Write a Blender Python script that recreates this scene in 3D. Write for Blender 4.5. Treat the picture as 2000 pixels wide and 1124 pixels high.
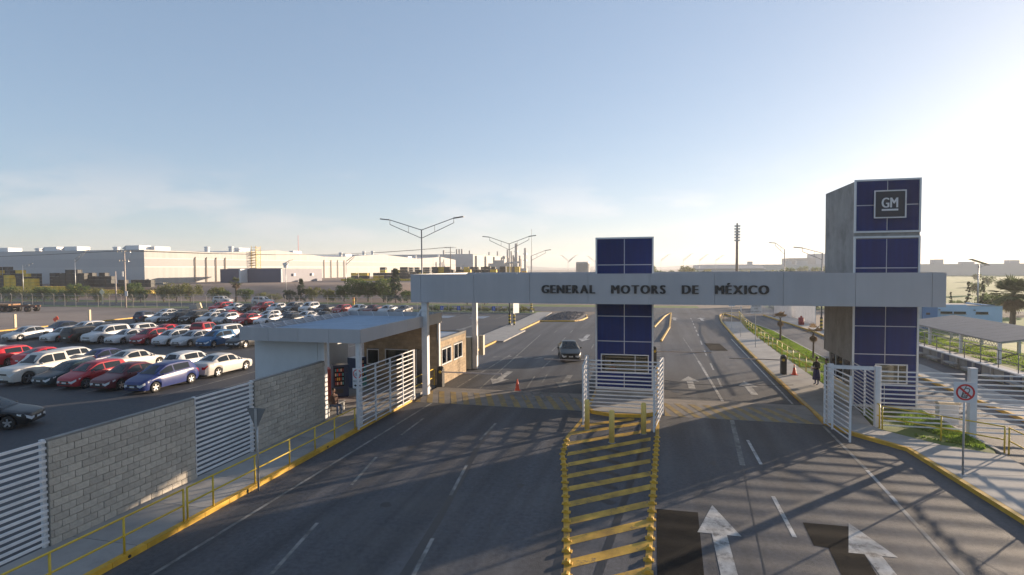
import bpy, math, random
from mathutils import Vector, Matrix
random.seed(7)
R = math.radians
sc = bpy.context.scene
C = sc.collection
for o in list(bpy.data.objects): bpy.data.objects.remove(o)

# ------------------------------------------------------------------ camera
H = 7.45
cam = bpy.data.cameras.new('camera'); camo = bpy.data.objects.new('camera', cam); C.objects.link(camo)
cam.sensor_width = 36; cam.lens = 1111 / 2000 * 36; cam.clip_end = 8000; cam.clip_start = .1
yaw, pit, rol = R(13.9904), R(1.9848), R(0.3485)
fw = Vector((-math.sin(yaw) * math.cos(pit), math.cos(yaw) * math.cos(pit), -math.sin(pit)))
rt = Vector((math.cos(yaw), math.sin(yaw), 0)); up = rt.cross(fw)
r2 = rt * math.cos(rol) - up * math.sin(rol); u2 = rt * math.sin(rol) + up * math.cos(rol)
mw = Matrix((r2, u2, -fw)).transposed().to_4x4(); mw.translation = Vector((0, 0, H)); camo.matrix_world = mw
sc.camera = camo

# ------------------------------------------------------------------ light
SUN_AZ, SUN_EL = 47.0, 8.2            # azimuth from +X towards +Y
w = bpy.data.worlds.new('World'); sc.world = w; w.use_nodes = True
nt = w.node_tree; nt.nodes.clear()
def nn(t, nt=nt, **k):
    n = nt.nodes.new(t)
    for a, b in k.items(): setattr(n, a, b)
    return n
sky = nn('ShaderNodeTexSky', sky_type='NISHITA', sun_disc=False)
sky.sun_elevation = R(SUN_EL); sky.sun_rotation = R(90 - SUN_AZ)
sky.altitude = 1800; sky.air_density = 1.0; sky.dust_density = 3.0; sky.ozone_density = 3.0
bg = nn('ShaderNodeBackground'); bg.inputs[1].default_value = 0.145
out = nn('ShaderNodeOutputWorld')
# thin low clouds in direction space
tc = nn('ShaderNodeTexCoord'); mp = nn('ShaderNodeMapping'); mp.inputs['Scale'].default_value = (1.0, 1.0, 3.4)
nz = nn('ShaderNodeTexNoise'); nz.inputs['Scale'].default_value = 5.5; nz.inputs['Detail'].default_value = 9; nz.inputs['Roughness'].default_value = .56
rp = nn('ShaderNodeValToRGB'); rp.color_ramp.elements[0].position = .47; rp.color_ramp.elements[1].position = .62
sx = nn('ShaderNodeSeparateXYZ'); mr = nn('ShaderNodeValToRGB')
e = mr.color_ramp.elements; e[0].position = .03; e[0].color = (0, 0, 0, 1); e[1].position = .19; e[1].color = (0, 0, 0, 1)
for p_, v_ in ((.055, .6), (.10, .6), (.15, .12)):
    q = e.new(p_); q.color = (v_, v_, v_, 1)
mu = nn('ShaderNodeMath', operation='MULTIPLY'); mx = nn('ShaderNodeMixRGB'); mx.blend_type = 'MIX'
hs = nn('ShaderNodeHueSaturation'); hs.inputs['Saturation'].default_value = .4; hs.inputs['Value'].default_value = 1.22
L = nt.links.new
L(tc.outputs['Generated'], mp.inputs[0]); L(mp.outputs[0], nz.inputs[0]); L(nz.outputs[0], rp.inputs[0])
L(tc.outputs['Generated'], sx.inputs[0]); L(sx.outputs[2], mr.inputs[0])
L(rp.outputs[0], mu.inputs[0]); L(mr.outputs[0], mu.inputs[1]); L(mu.outputs[0], mx.inputs[0])
L(sky.outputs[0], mx.inputs[1]); L(sky.outputs[0], hs.inputs['Color']); L(hs.outputs[0], mx.inputs[2])
ve = nn('ShaderNodeMixRGB'); ve.inputs[0].default_value = .18; hv = nn('ShaderNodeHueSaturation'); hv.inputs['Saturation'].default_value = .45; hv.inputs['Value'].default_value = 1.35
L(mx.outputs[0], ve.inputs[1]); L(mx.outputs[0], hv.inputs['Color']); L(hv.outputs[0], ve.inputs[2]); gm = nn('ShaderNodeGamma'); gm.inputs[1].default_value = .50; sa = nn('ShaderNodeHueSaturation'); sa.inputs['Saturation'].default_value = 1.32
L(ve.outputs[0], gm.inputs[0]); L(gm.outputs[0], sa.inputs['Color']); tn = nn('ShaderNodeMixRGB'); tn.blend_type = 'MULTIPLY'; tn.inputs[0].default_value = 1; tn.inputs[2].default_value = (1.0, .985, 1.0, 1)
L(sa.outputs[0], tn.inputs[1]); L(tn.outputs[0], bg.inputs[0]); L(bg.outputs[0], out.inputs[0])
sun = bpy.data.lights.new('sun', 'SUN'); sun.energy = 4.7; sun.angle = R(.55); sun.color = (1, .78, .56)
so = bpy.data.objects.new('sun', sun); C.objects.link(so)
sd = Vector((math.cos(R(SUN_AZ)) * math.cos(R(SUN_EL)), math.sin(R(SUN_AZ)) * math.cos(R(SUN_EL)), math.sin(R(SUN_EL))))
so.rotation_euler = (-sd).to_track_quat('-Z', 'Y').to_euler(); so.location = sd * 400
vs = sc.view_settings; vs.view_transform = 'Standard'; vs.look = 'None'; vs.gamma = 1; vs.exposure = 1.45; vs.use_curve_mapping = False
cy = sc.cycles
cy.volume_bounces = 0; cy.max_bounces = 6; cy.diffuse_bounces = 3; cy.transparent_max_bounces = 24
try: cy.use_denoising = True
except Exception: pass

# ------------------------------------------------------------------ materials
MAT = {}
def srgb(r, g, b):
    f = lambda c: (c / 255 / 12.92) if c <= 10 else ((c / 255 + .055) / 1.055) ** 2.4
    return (f(r), f(g), f(b))
def mat(name, col, rough=.6, metal=0, var=.12, scale=4.0, bump=0, bscale=None, spec=.5, col2=None, coat=0, v2=None, detail=6, rnd=0, streak=None):
    if name in MAT: return MAT[name]
    m = bpy.data.materials.new(name); m.use_nodes = True; t = m.node_tree
    b = t.nodes['Principled BSDF']; b.inputs['Roughness'].default_value = rough; b.inputs['Metallic'].default_value = metal
    b.inputs['Specular IOR Level'].default_value = spec
    if coat: b.inputs['Coat Weight'].default_value = coat; b.inputs['Coat Roughness'].default_value = .05
    k = t.links.new
    tcn = t.nodes.new('ShaderNodeTexCoord')
    n = t.nodes.new('ShaderNodeTexNoise'); n.inputs['Scale'].default_value = scale; n.inputs['Detail'].default_value = detail; n.inputs['Roughness'].default_value = .62
    k(tcn.outputs['Object'], n.inputs[0])
    cr = t.nodes.new('ShaderNodeValToRGB'); cr.color_ramp.elements[0].position = .3; cr.color_ramp.elements[1].position = .7
    a = tuple(c * (1 - var) for c in col); d = col2 or tuple(min(1, c * (1 + var)) for c in col)
    cr.color_ramp.elements[0].color = (*a, 1); cr.color_ramp.elements[1].color = (*d, 1)
    k(n.outputs[0], cr.inputs[0]); colout = cr.outputs[0]
    if v2:                                   # second, larger blotches (wear, dirt)
        n2 = t.nodes.new('ShaderNodeTexNoise'); n2.inputs['Scale'].default_value = v2[0]; n2.inputs['Detail'].default_value = 8; n2.inputs['Roughness'].default_value = .7
        k(tcn.outputs['Object'], n2.inputs[0])
        c2 = t.nodes.new('ShaderNodeValToRGB'); c2.color_ramp.elements[0].position = v2[2] if len(v2) > 2 else .48; c2.color_ramp.elements[1].position = v2[3] if len(v2) > 3 else .62
        k(n2.outputs[0], c2.inputs[0])
        x = t.nodes.new('ShaderNodeMixRGB'); k(c2.outputs[0], x.inputs[0]); k(colout, x.inputs[1]); x.inputs[2].default_value = (*v2[1], 1); colout = x.outputs[0]
    if streak:                               # wear running along Y (tyre tracks, run-off)
        mpn = t.nodes.new('ShaderNodeMapping'); mpn.inputs['Scale'].default_value = streak[0]; k(tcn.outputs['Object'], mpn.inputs[0])
        n3 = t.nodes.new('ShaderNodeTexNoise'); n3.inputs['Scale'].default_value = 1.0; n3.inputs['Detail'].default_value = 5; k(mpn.outputs[0], n3.inputs[0])
        c3 = t.nodes.new('ShaderNodeValToRGB'); c3.color_ramp.elements[0].position = .35; c3.color_ramp.elements[1].position = .68; a3 = 1 - streak[1]; d3 = 1 + streak[1]
        c3.color_ramp.elements[0].color = (a3, a3, a3, 1); c3.color_ramp.elements[1].color = (d3, d3, d3, 1); k(n3.outputs[0], c3.inputs[0])
        x3 = t.nodes.new('ShaderNodeMixRGB'); x3.blend_type = 'MULTIPLY'; x3.inputs[0].default_value = 1; k(colout, x3.inputs[1]); k(c3.outputs[0], x3.inputs[2]); colout = x3.outputs[0]
    if rnd:
        oi = t.nodes.new('ShaderNodeObjectInfo'); mm = t.nodes.new('ShaderNodeMapRange'); mm.inputs[3].default_value = 1 - rnd; mm.inputs[4].default_value = 1 + rnd; k(oi.outputs['Random'], mm.inputs[0])
        hh_ = t.nodes.new('ShaderNodeHueSaturation'); k(mm.outputs[0], hh_.inputs['Value']); k(colout, hh_.inputs['Color']); colout = hh_.outputs[0]
    k(colout, b.inputs['Base Color'])
    if bump:
        bn = t.nodes.new('ShaderNodeBump'); bn.inputs['Strength'].default_value = bump; bn.inputs['Distance'].default_value = .03
        nb = t.nodes.new('ShaderNodeTexNoise'); nb.inputs['Scale'].default_value = bscale or scale * 6; nb.inputs['Detail'].default_value = 5
        k(tcn.outputs['Object'], nb.inputs[0]); k(nb.outputs[0], bn.inputs['Height']); k(bn.outputs[0], b.inputs['Normal'])
    MAT[name] = m; return m
def leafy(name, col, var=.4, scale=1.0, trans=.45):
    m = mat(name, col, .7, var=var, scale=scale); t = m.node_tree; b = t.nodes['Principled BSDF']; o = [n for n in t.nodes if n.type == 'OUTPUT_MATERIAL'][0]
    tl = t.nodes.new('ShaderNodeBsdfTranslucent'); x = t.nodes.new('ShaderNodeMixShader'); x.inputs[0].default_value = trans
    src = b.inputs['Base Color'].links[0].from_socket; t.links.new(src, tl.inputs[0]); t.links.new(b.outputs[0], x.inputs[1]); t.links.new(tl.outputs[0], x.inputs[2]); t.links.new(x.outputs[0], o.inputs[0]); return m
def glass(name, tint, refl=.06, alpha=.75):
    m = bpy.data.materials.new(name); m.use_nodes = True; t = m.node_tree; t.nodes.clear()
    o = t.nodes.new('ShaderNodeOutputMaterial'); tr = t.nodes.new('ShaderNodeBsdfTransparent'); tr.inputs[0].default_value = (*tint, 1)
    gl = t.nodes.new('ShaderNodeBsdfGlossy'); gl.inputs[1].default_value = .03; f = t.nodes.new('ShaderNodeFresnel'); f.inputs[0].default_value = 1.5
    x = t.nodes.new('ShaderNodeMixShader'); k = t.links.new
    k(f.outputs[0], x.inputs[0]); k(tr.outputs[0], x.inputs[1]); k(gl.outputs[0], x.inputs[2]); k(x.outputs[0], o.inputs[0]); MAT[name] = m; return m
asphalt = mat('asphalt', (.058, .061, .070), .72, var=.34, scale=7, detail=12, bump=.5, bscale=40, v2=(.22, (.088, .087, .088), .48, .72), streak=((1.0, .05, 1), .34))
lotasph = mat('lot_asphalt', (.043, .044, .050), .74, var=.3, scale=5, bump=.3, bscale=30, v2=(.12, (.075, .071, .068), .5, .8))
patchm = mat('asphalt_patch', (.014, .0135, .013), .95, spec=.08, var=.3, scale=1.5, bump=.4, bscale=40)
tarm = mat('tar', (.022, .022, .024), .45, var=.2)
white_p = mat('road_paint_white', (.40, .39, .37), .65, var=.22, scale=3, v2=(2.6, (.12, .115, .11), .50, .64), streak=((3, .6, 1), .3))
white_old = mat('road_paint_worn', (.24, .235, .22), .7, var=.3, scale=3, v2=(1.4, (.085, .083, .08), .42, .62))
yellow_p = mat('road_paint_yellow', (.48, .28, .035), .6, var=.22, scale=3, v2=(2.3, (.10, .08, .055), .55, .66), streak=((2, .8, 1), .3))
kerb_y = mat('kerb_paint_yellow', (.52, .30, .025), .55, rnd=.14, var=.14, scale=3, v2=(1.8, (.30, .19, .06), .58, .78))
conc = mat('concrete_paving', (.31, .30, .285), .85, rnd=.08, var=.12, scale=1.2, bump=.2, bscale=30, v2=(.7, (.22, .21, .20), .52, .75))
concd = mat('concrete_wall', (.25, .243, .23), .85, streak=((1.6, 1.6, .2), .09), var=.16, scale=.9, bump=.25, bscale=12, v2=(.8, (.145, .14, .132), .5, .72))
dirt = mat('dirt', (.165, .125, .098), .95, var=.2, scale=.06, bump=.4, bscale=1.5, v2=(.025, (.21, .17, .135), .45, .65), detail=10)
dirtlot = mat('dirt_lot', (.21, .165, .14), .95, var=.2, scale=.1, bump=.4, bscale=2, v2=(.06, (.28, .235, .20), .48, .7), detail=10)
bankm = mat('bank_soil', (.26, .175, .135), .95, var=.3, scale=.12, bump=.6, bscale=1.2, v2=(.08, (.20, .155, .125), .48, .66), detail=10)
gravel = mat('gravel', (.10, .095, .10), .9, var=.4, scale=9, bump=.8, bscale=14)
grassm = mat('grass', (.105, .145, .028), .9, var=.35, scale=.35, bump=.4, bscale=8, v2=(.22, (.135, .13, .045), .58, .78), detail=10)
fieldm = mat('field_grass', (.085, .16, .028), .95, var=.35, scale=.03, bump=.3, bscale=1, v2=(.018, (.17, .185, .075), .47, .66), detail=10)
bladem = leafy('grass_blades', (.17, .26, .035), .4, 2, .5)
galv = mat('galvanized_steel', (.42, .43, .44), .45, .6, var=.1)
alu = mat('aluminium_panel', (.39, .385, .40), .45, .1, rnd=.035, streak=((2.2, 2.2, .25), .035), var=.04, scale=.6)
alul = mat('aluminium_trim', (.55, .56, .58), .4, .3, var=.05)
whitem = mat('white_paint_metal', (.60, .60, .61), .45, var=.1, scale=2, rnd=.05, v2=(1.3, (.46, .45, .44), .55, .75))
wall_w = mat('white_wall_paint', (.56, .57, .58), .7, var=.06, scale=1, bump=.15, bscale=25)
bluep = mat('cobalt_panel', (.0015, .016, .105), .5, var=.12, scale=.8, spec=.25, rnd=.16, streak=((6, 6, .3), .15))
blackp = mat('black_letter', (.012, .012, .014), .4, var=.1)
yel = mat('yellow_steel', (.58, .40, .03), .45, var=.12, scale=3)
bolly = mat('bollard_yellow', (.74, .52, .14), .55, var=.12, scale=3)
orange = mat('cone_orange', (.75, .07, .02), .5, var=.08)
redp = mat('sign_red', (.50, .018, .022), .5, var=.06)
blockm = mat('split_face_block', (.43, .395, .34), .95, rnd=.13, var=.2, scale=3.5, bump=.9, bscale=22, v2=(.5, (.34, .31, .265), .45, .7))
mortar = mat('mortar', (.19, .18, .165), .95, var=.12)
brownb = mat('tan_block', (.32, .245, .165), .92, rnd=.14, var=.18, scale=3, bump=.6, bscale=22)
roofm = mat('metal_roof_sheet', (.40, .44, .50), .5, .2, var=.08, scale=.8)
dark = mat('dark_metal', (.025, .026, .028), .4, var=.1)
rubber = mat('tyre_rubber', (.018, .018, .018), .8, var=.1)
rimm = mat('alloy_rim', (.50, .50, .52), .3, .8, var=.05)
carglass = mat('car_glass', (.014, .018, .022), .05, var=.05, spec=.45)
lampg = mat('lamp_lens', (.62, .64, .66), .12, var=.1, spec=.8)
tail = mat('tail_lens', (.38, .012, .015), .2, var=.1)
platem = mat('number_plate', (.62, .64, .64), .4, var=.05)
trim = mat('black_trim', (.016, .016, .018), .5, var=.1)
chrome = mat('chrome', (.55, .56, .58), .15, .9, var=.05)
barkm = mat('bark', (.115, .085, .062), .95, var=.3, scale=5, bump=.6, bscale=12)
leafA = leafy('leaf_green', (.085, .13, .032), .45, .9)
leafB = leafy('leaf_olive', (.16, .165, .05), .45, .9)
leafC = leafy('leaf_dark', (.034, .058, .026), .4, .9, .3)
palmg = leafy('palm_leaf', (.075, .10, .04), .4, 2, .3)
palmd = leafy('dry_palm_leaf', (.17, .115, .062), .35, 3, .3)
facw = mat('factory_cladding', (.285, .285, .28), .6, var=.06, scale=.05, streak=((.9, .9, .03), .10))
facb = mat('factory_band', (.235, .235, .242), .6, var=.04, scale=.05)
facg = mat('factory_grey', (.40, .42, .44), .6, var=.06, scale=.05)
navy = mat('navy_cladding', (.045, .055, .115), .55, var=.08, scale=.3)
greyw = mat('grey_cladding', (.14, .14, .18), .6, var=.06, scale=.3)
rackk = mat('black_rack', (.016, .018, .018), .6, var=.4, scale=1)
racky = mat('yellow_rack', (.66, .42, .02), .55, var=.25, scale=1)
bluew = mat('pale_blue_wall', (.42, .57, .74), .75, var=.06, scale=.8)
blued = mat('mid_blue_wall', (.10, .22, .42), .75, var=.06, scale=.8)
skin = mat('skin', (.30, .17, .11), .6, var=.05); hairm = mat('hair', (.012, .010, .009), .6, var=.1)
jacket = mat('black_jacket', (.018, .017, .018), .8, var=.2); skirt = mat('navy_cloth', (.025, .03, .11), .8, var=.15)
jeans = mat('denim', (.04, .065, .12), .85, var=.2); vestm = mat('orange_vest', (.7, .12, .03), .7, var=.1); brownj = mat('brown_shirt', (.07, .035, .025), .85, var=.2)
signb = mat('sign_blue', (.015, .09, .42), .45, var=.06)
vblue = mat('vending_blue', (.007, .025, .075), .35, var=.1); vteal = mat('vending_teal', (.06, .28, .30), .4, var=.1); vred = mat('vending_red', (.20, .022, .016), .4, var=.1)
winm = glass('window_glass', (.75, .8, .8)); solarm = mat('solar_cell', (.03, .04, .07), .25, var=.1)
woodm = mat('truck_timber', (.30, .17, .09), .9, var=.3, scale=3); cream = mat('cream_post', (.62, .50, .34), .7, var=.1)
interior = mat('interior_wall', (.52, .46, .33), .8, var=.08)

# ------------------------------------------------------------------ geometry helpers
class MB:
    def __init__(s): s.v = []; s.f = []; s.m = []
    def add(s, vs, fs):
        o = len(s.v); s.v += [tuple(p) for p in vs]; s.f += [tuple(i + o for i in f) for f in fs]; return s
    def box(s, x0, x1, y0, y1, z0, z1):
        return s.add([(x, y, z) for z in (z0, z1) for y in (y0, y1) for x in (x0, x1)],
                     [(0, 2, 3, 1), (4, 5, 7, 6), (0, 1, 5, 4), (2, 6, 7, 3), (0, 4, 6, 2), (1, 3, 7, 5)])
    def bar(s, p, q, a, b=None, upv=(0, 0, 1)):       # rectangular bar from p to q, a wide, b high
        p, q = Vector(p), Vector(q); b = b or a; d = (q - p).normalized(); u = Vector(upv)
        if abs(d.dot(u)) > .98: u = Vector((0, 1, 0))
        sdv = d.cross(u).normalized() * a / 2; uu = sdv.cross(d).normalized() * b / 2
        pts = [c + i * sdv + j * uu for c in (p, q) for j in (-1, 1) for i in (-1, 1)]
        return s.add(pts, [(0, 1, 3, 2), (4, 6, 7, 5), (0, 4, 5, 1), (2, 3, 7, 6), (0, 2, 6, 4), (1, 5, 7, 3)])
    def tube(s, p, q, r, r1=None, n=10, cap=True):
        p, q = Vector(p), Vector(q); r1 = r if r1 is None else r1; d = (q - p).normalized()
        u = d.cross(Vector((0, 0, 1)) if abs(d.z) < .95 else Vector((1, 0, 0))).normalized(); v = d.cross(u)
        pts = [c + (u * math.cos(2 * math.pi * i / n) + v * math.sin(2 * math.pi * i / n)) * rr for c, rr in ((p, r), (q, r1)) for i in range(n)]
        fs = [(i, (i + 1) % n, n + (i + 1) % n, n + i) for i in range(n)]
        if cap: fs += [tuple(range(n - 1, -1, -1)), tuple(range(n, 2 * n))]
        return s.add(pts, fs)
    def path(s, pts, r, n=8):
        for a, b in zip(pts, pts[1:]): s.tube(a, b, r, n=n)
        return s
    def prism(s, poly, z0, z1):
        n = len(poly); A = sum(poly[i][0] * poly[(i + 1) % n][1] - poly[(i + 1) % n][0] * poly[i][1] for i in range(n))
        if A < 0: poly = poly[::-1]
        return s.add([(x, y, z0) for x, y in poly] + [(x, y, z1) for x, y in poly],
                     [tuple(range(n - 1, -1, -1)), tuple(range(n, 2 * n))] + [(i, (i + 1) % n, n + (i + 1) % n, n + i) for i in range(n)])
    def sheet(s, poly, z):
        n = len(poly); A = sum(poly[i][0] * poly[(i + 1) % n][1] - poly[(i + 1) % n][0] * poly[i][1] for i in range(n))
        if A < 0: poly = poly[::-1]
        return s.add([(x, y, z) for x, y in poly], [tuple(range(n))])
    def lathe(s, prof, c=(0, 0, 0), n=16, axis='z'):
        k = len(prof); vs = []
        for i in range(n):
            a = 2 * math.pi * i / n
            for r, z in prof:
                p = (r * math.cos(a), r * math.sin(a), z)
                if axis == 'x': p = (p[2], p[0], p[1])
                if axis == 'y': p = (p[0], p[2], p[1])
                vs.append((p[0] + c[0], p[1] + c[1], p[2] + c[2]))
        fs = [(i * k + j, ((i + 1) % n) * k + j, ((i + 1) % n) * k + j + 1, i * k + j + 1) for i in range(n) for j in range(k - 1)]
        return s.add(vs, fs)
    def quad(s, a, b, c, d): return s.add([a, b, c, d], [(0, 1, 2, 3)])
    def mesh(s, name, smooth=False):
        me = bpy.data.meshes.new(name); me.from_pydata(s.v, [], s.f); me.update()
        if smooth: me.polygons.foreach_set('use_smooth', [True] * len(me.polygons))
        return me
def lnk(name, me, m=None, parent=None, loc=None, rz=0):
    o = bpy.data.objects.new(name, me); C.objects.link(o)
    if m is not None:
        if len(me.materials) == 0: me.materials.append(None)
        o.material_slots[0].link = 'OBJECT'; o.material_slots[0].material = m
    if parent: o.parent = parent
    if loc: o.location = loc
    if rz: o.rotation_euler.z = rz
    return o
def part(name, mb, m, parent, smooth=False, label=None):
    o = lnk(name, mb.mesh(name, smooth), m, parent)
    if label: o['label'] = label
    return o
def thing(name, label, cat, loc=(0, 0, 0), rz=0, group=None):
    o = bpy.data.objects.new(name, None); C.objects.link(o); o.location = loc; o.rotation_euler = (0, 0, rz); o.empty_display_size = .3
    o['label'] = label; o['category'] = cat
    if group: o['group'] = group
    return o
def tag(o, label, cat, group=None):
    o['label'] = label; o['category'] = cat
    if group: o['group'] = group
    return o
def struct(name, mb, m, smooth=False):
    o = lnk(name, mb.mesh(name, smooth), m); o['kind'] = 'structure'; o['label'] = name.replace('_', ' ') + ' of the place'; del o['label']; return o
def copy_tree(o, parent=None, loc=None, rz=None, label=None):
    c = o.copy(); C.objects.link(c); c.parent = parent
    if loc is not None: c.location = loc
    if rz is not None: c.rotation_euler = (0, 0, rz)
    if label: c['label'] = label
    for ch in o.children: copy_tree(ch, c)
    return c
def rot2(x, y, a): return (x * math.cos(a) - y * math.sin(a), x * math.sin(a) + y * math.cos(a))
_dg = None
def text_mesh(txt, size, extrude=.02, bold=0.0, xs=1.0):
    """letters standing in the XZ plane, facing -Y, origin at left of the baseline; returns (mesh, width)"""
    cu = bpy.data.curves.new('t', 'FONT'); cu.body = txt; cu.size = size; cu.extrude = extrude; cu.offset = bold; cu.resolution_u = 4
    o = bpy.data.objects.new('t', cu); C.objects.link(o)
    dg = bpy.context.evaluated_depsgraph_get(); me = bpy.data.meshes.new_from_object(o.evaluated_get(dg))
    bpy.data.objects.remove(o); bpy.data.curves.remove(cu)
    vs = [v.co.copy() for v in me.vertices]
    if not vs: return me, 0
    x0 = min(v.x for v in vs); x1 = max(v.x for v in vs)
    for v in me.vertices:
        x, y, z = v.co; v.co = ((x - x0) * xs, -z, y)
    me.materials.clear(); me.update(); return me, (x1 - x0) * xs
def embolden(me, d):
    vs0 = [v.co.copy() for v in me.vertices]; fs0 = [tuple(p.vertices) for p in me.polygons]; mb = MB()
    for i, k in enumerate((-1, -.33, .33, 1)): mb.add([(v.x + k * d, v.y - .0015 * i, v.z) for v in vs0], fs0)
    return mb.mesh('letter')
def word(txt, x0, x1, y, z0, cap, m, parent, extrude=.03, bold=.0, name='letter', each=True):
    """write txt from x0 to x1 with capital height cap; every letter its own part"""
    sz = cap / .729 * 1.0
    if not each:
        me, wd = text_mesh(txt, sz, extrude, bold)
        o = lnk(name, me, m, parent, (x0, y, z0)); o.scale.x = (x1 - x0) / max(wd, 1e-4); return
    ms = []
    for c in txt:
        me, wd = text_mesh(c, sz, extrude, 0); ms.append((c, embolden(me, bold) if bold else me, wd + 2 * bold))
    gap = sz * .085; tot = sum(q[2] for q in ms) + gap * (len(ms) - 1); k = (x1 - x0) / tot; x = x0
    for c, me, wd in ms:
        if me:
            o = lnk(name, me, m, parent, (x, y, z0)); o.scale.x = k
        x += (wd + gap) * k

# ================================================================== SETTING
G0 = -.02
struct('ground', MB().sheet([(-3500, -300), (3500, -300), (3500, 6000), (-3500, 6000)], G0), dirt)
road = struct('road', MB().sheet([(-13.1, -8), (10.9, -8), (10.55, 16), (10.4, 19.2), (9.95, 25.7), (8.3, 27.7), (7.75, 29.2), (7.75, 42), (8.2, 62), (8.8, 80), (10, 94), (-9, 94), (-10, 84), (-11, 78.4), (-14.6, 77), (-15.2, 60), (-15.3, 50), (-15.3, 40), (-13.1, 39)], 0), asphalt)
lot = struct('parking_lot', MB().sheet([(-78, 5), (-15.65, 5), (-15.65, 24.5), (-19.6, 24.5), (-19.6, 40), (-15.3, 40.05), (-15.3, 48), (-18.2, 58), (-18.2, 88.8), (-78, 88.8)], -.004), lotasph)
struct('dirt_lot', MB().sheet([(-240, 8), (-78.25, 8), (-78.25, 89), (-18, 89), (-18, 91.2), (-240, 91.2)], -.012), dirtlot)
struct('cross_street', MB().sheet([(-420, 96.5), (-9.5, 95.5), (10, 94.02), (12, 94.5), (420, 98), (420, 108), (-420, 106)], -.002), asphalt)
struct('second_road', MB().sheet([(13.35, -8), (17.0, -8), (17.0, 40), (17.4, 70), (16.0, 92.5), (11.6, 94.3), (10.1, 93.9), (11.6, 87), (13.3, 70), (13.35, 50)], -.0015), asphalt)
struct('field', MB().sheet([(19.5, 20), (700, 20), (700, 640), (60, 640), (40, 300), (19.5, 109)], -.006), fieldm)
struct('verge', MB().sheet([(-240, 91.3), (-18.5, 91.3), (-18.5, 95.4), (-240, 96.3)], -.008), grassm)
struct('far_verge', MB().sheet([(-240, 106.2), (8, 107), (8, 113), (-240, 112)], -.009), grassm)
struct('roadside_verge', MB().sheet([(19.2, 66), (24, 66), (27, 97), (19.2, 96)], -.003), dirtlot)
# soil bank rising to the factory yard
def bank():
    mb = MB(); nx, ny = 90, 46; vs = []
    rnd = random.Random(4)
    for j in range(ny):
        for i in range(nx):
            x = -330 + i * (290 / (nx - 1)); y = 113 + j * (330 / (ny - 1)) ** 1.0 if False else 113 + (j / (ny - 1)) ** 1.8 * 330
            t = min(1, max(0, (y - 114) / 27)); t = t * t * (3 - 2 * t); ex = min(1, max(0, (-45 - x) / 26)); ex = ex * ex * (3 - 2 * ex)
            z = 3.2 * t * ex - .03
            if z > .05: z += rnd.uniform(-.16, .16) * min(1, z) * (1 if t < .98 else .25)
            vs.append((x, y, z))
    fs = [(j * nx + i, j * nx + i + 1, (j + 1) * nx + i + 1, (j + 1) * nx + i) for j in range(ny - 1) for i in range(nx - 1)]
    mb.add(vs, fs); return mb
struct('soil_bank', bank(), bankm, True)

# pavements and kerbs
def kerb(name, pts, wd=.18, h=.15, m=None, z=0.0):
    """a kerb as a row of stones: one child per stone"""
    root = bpy.data.objects.new(name, None); C.objects.link(root); root['kind'] = 'structure'
    for a, b in zip(pts, pts[1:]):
        a, b = Vector((*a, 0)), Vector((*b, 0)); d = b - a; n = max(1, round(d.length / 1.0))
        for i in range(n):
            p = a + d * (i / n); q = a + d * ((i + 1) / n); e_ = d.normalized() * .006
            mb = MB().bar(p + e_ + Vector((0, 0, z + h / 2)), q - e_ + Vector((0, 0, z + h / 2)), wd, h)
            part('kerb_stone', mb, m or kerb_y, root)
    return root
def slabs(name, poly_list, m, z):
    root = bpy.data.objects.new(name, None); C.objects.link(root); root['kind'] = 'structure'
    for poly in poly_list:
        part('paving_slab', MB().prism(poly, -.1, z), m, root)
    return root
slabs('left_pavement', [[(-15.6, y + .01), (-13.28, y + .01), (-13.28, y + 2.39), (-15.6, y + 2.39)] for y in [-2.4 + 2.4 * i for i in range(11)]], conc, .15)
slabs('hall_floor', [[(-19.5, 24.02), (-13.28, 24.02), (-13.28, 33.2), (-19.5, 33.2)]], conc, .15)
kerb('left_kerb', [(-13.19, -2), (-13.19, 29.3)])
slabs('right_pavement', [[(8.48, 27.85), (9.98, 25.78), (11.35, 26.45), (9.8, 28.35), (9.7, 29.1), (8.0, 29.3)],
                         [(10.0, 25.75), (10.2, 22.8), (13.0, 23.2), (13.1, 25.5), (11.37, 26.4)],
                         [(10.21, 22.78), (10.45, 19.2), (13.0, 19.4), (13.0, 23.17)],
                         [(10.46, 19.18), (10.65, 14), (13.0, 14), (13.0, 19.36)], [(10.66, 13.98), (10.8, 4), (13.0, 4), (13.0, 13.98)]], conc, .15)
kerb('right_kerb', [(7.85, 42), (7.85, 29.3), (8.4, 27.77), (9.93, 25.72), (10.38, 19.2), (10.75, 4)])
slabs('far_right_pavement', [[(7.95, 29.32), (9.7, 29.12), (10.2, 33), (10.2, 37.4), (10.2, 42), (7.95, 42)], [(7.95, 42.02), (10.2, 42.02), (10.2, 52), (8.1, 52)],
                             [(8.1, 52.02), (10.2, 52.02), (10.4, 62), (8.3, 62)], [(8.3, 62.02), (10.4, 62.02), (10.6, 72), (8.65, 72)], [(8.65, 72.02), (10.6, 72.02), (11.2, 80), (9.0, 80)]], conc, .15)
kerb('far_right_kerb', [(7.85, 42), (8.2, 62), (8.8, 80), (9.5, 89), (10.1, 93), (10.8, 93.5), (11.4, 90), (12.0, 84)])
slabs('opposite_pavement', [[(17.25, 20), (19.2, 20), (19.2, 45), (17.25, 45)], [(17.25, 45.02), (19.2, 45.02), (19.5, 70), (17.6, 70)], [(17.6, 70.02), (19.5, 70.02), (19.5, 92), (16.3, 92)]], conc, .13)
kerb('opposite_kerb', [(17.12, 18), (17.12, 44), (17.5, 70), (16.1, 92.4)])
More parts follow.
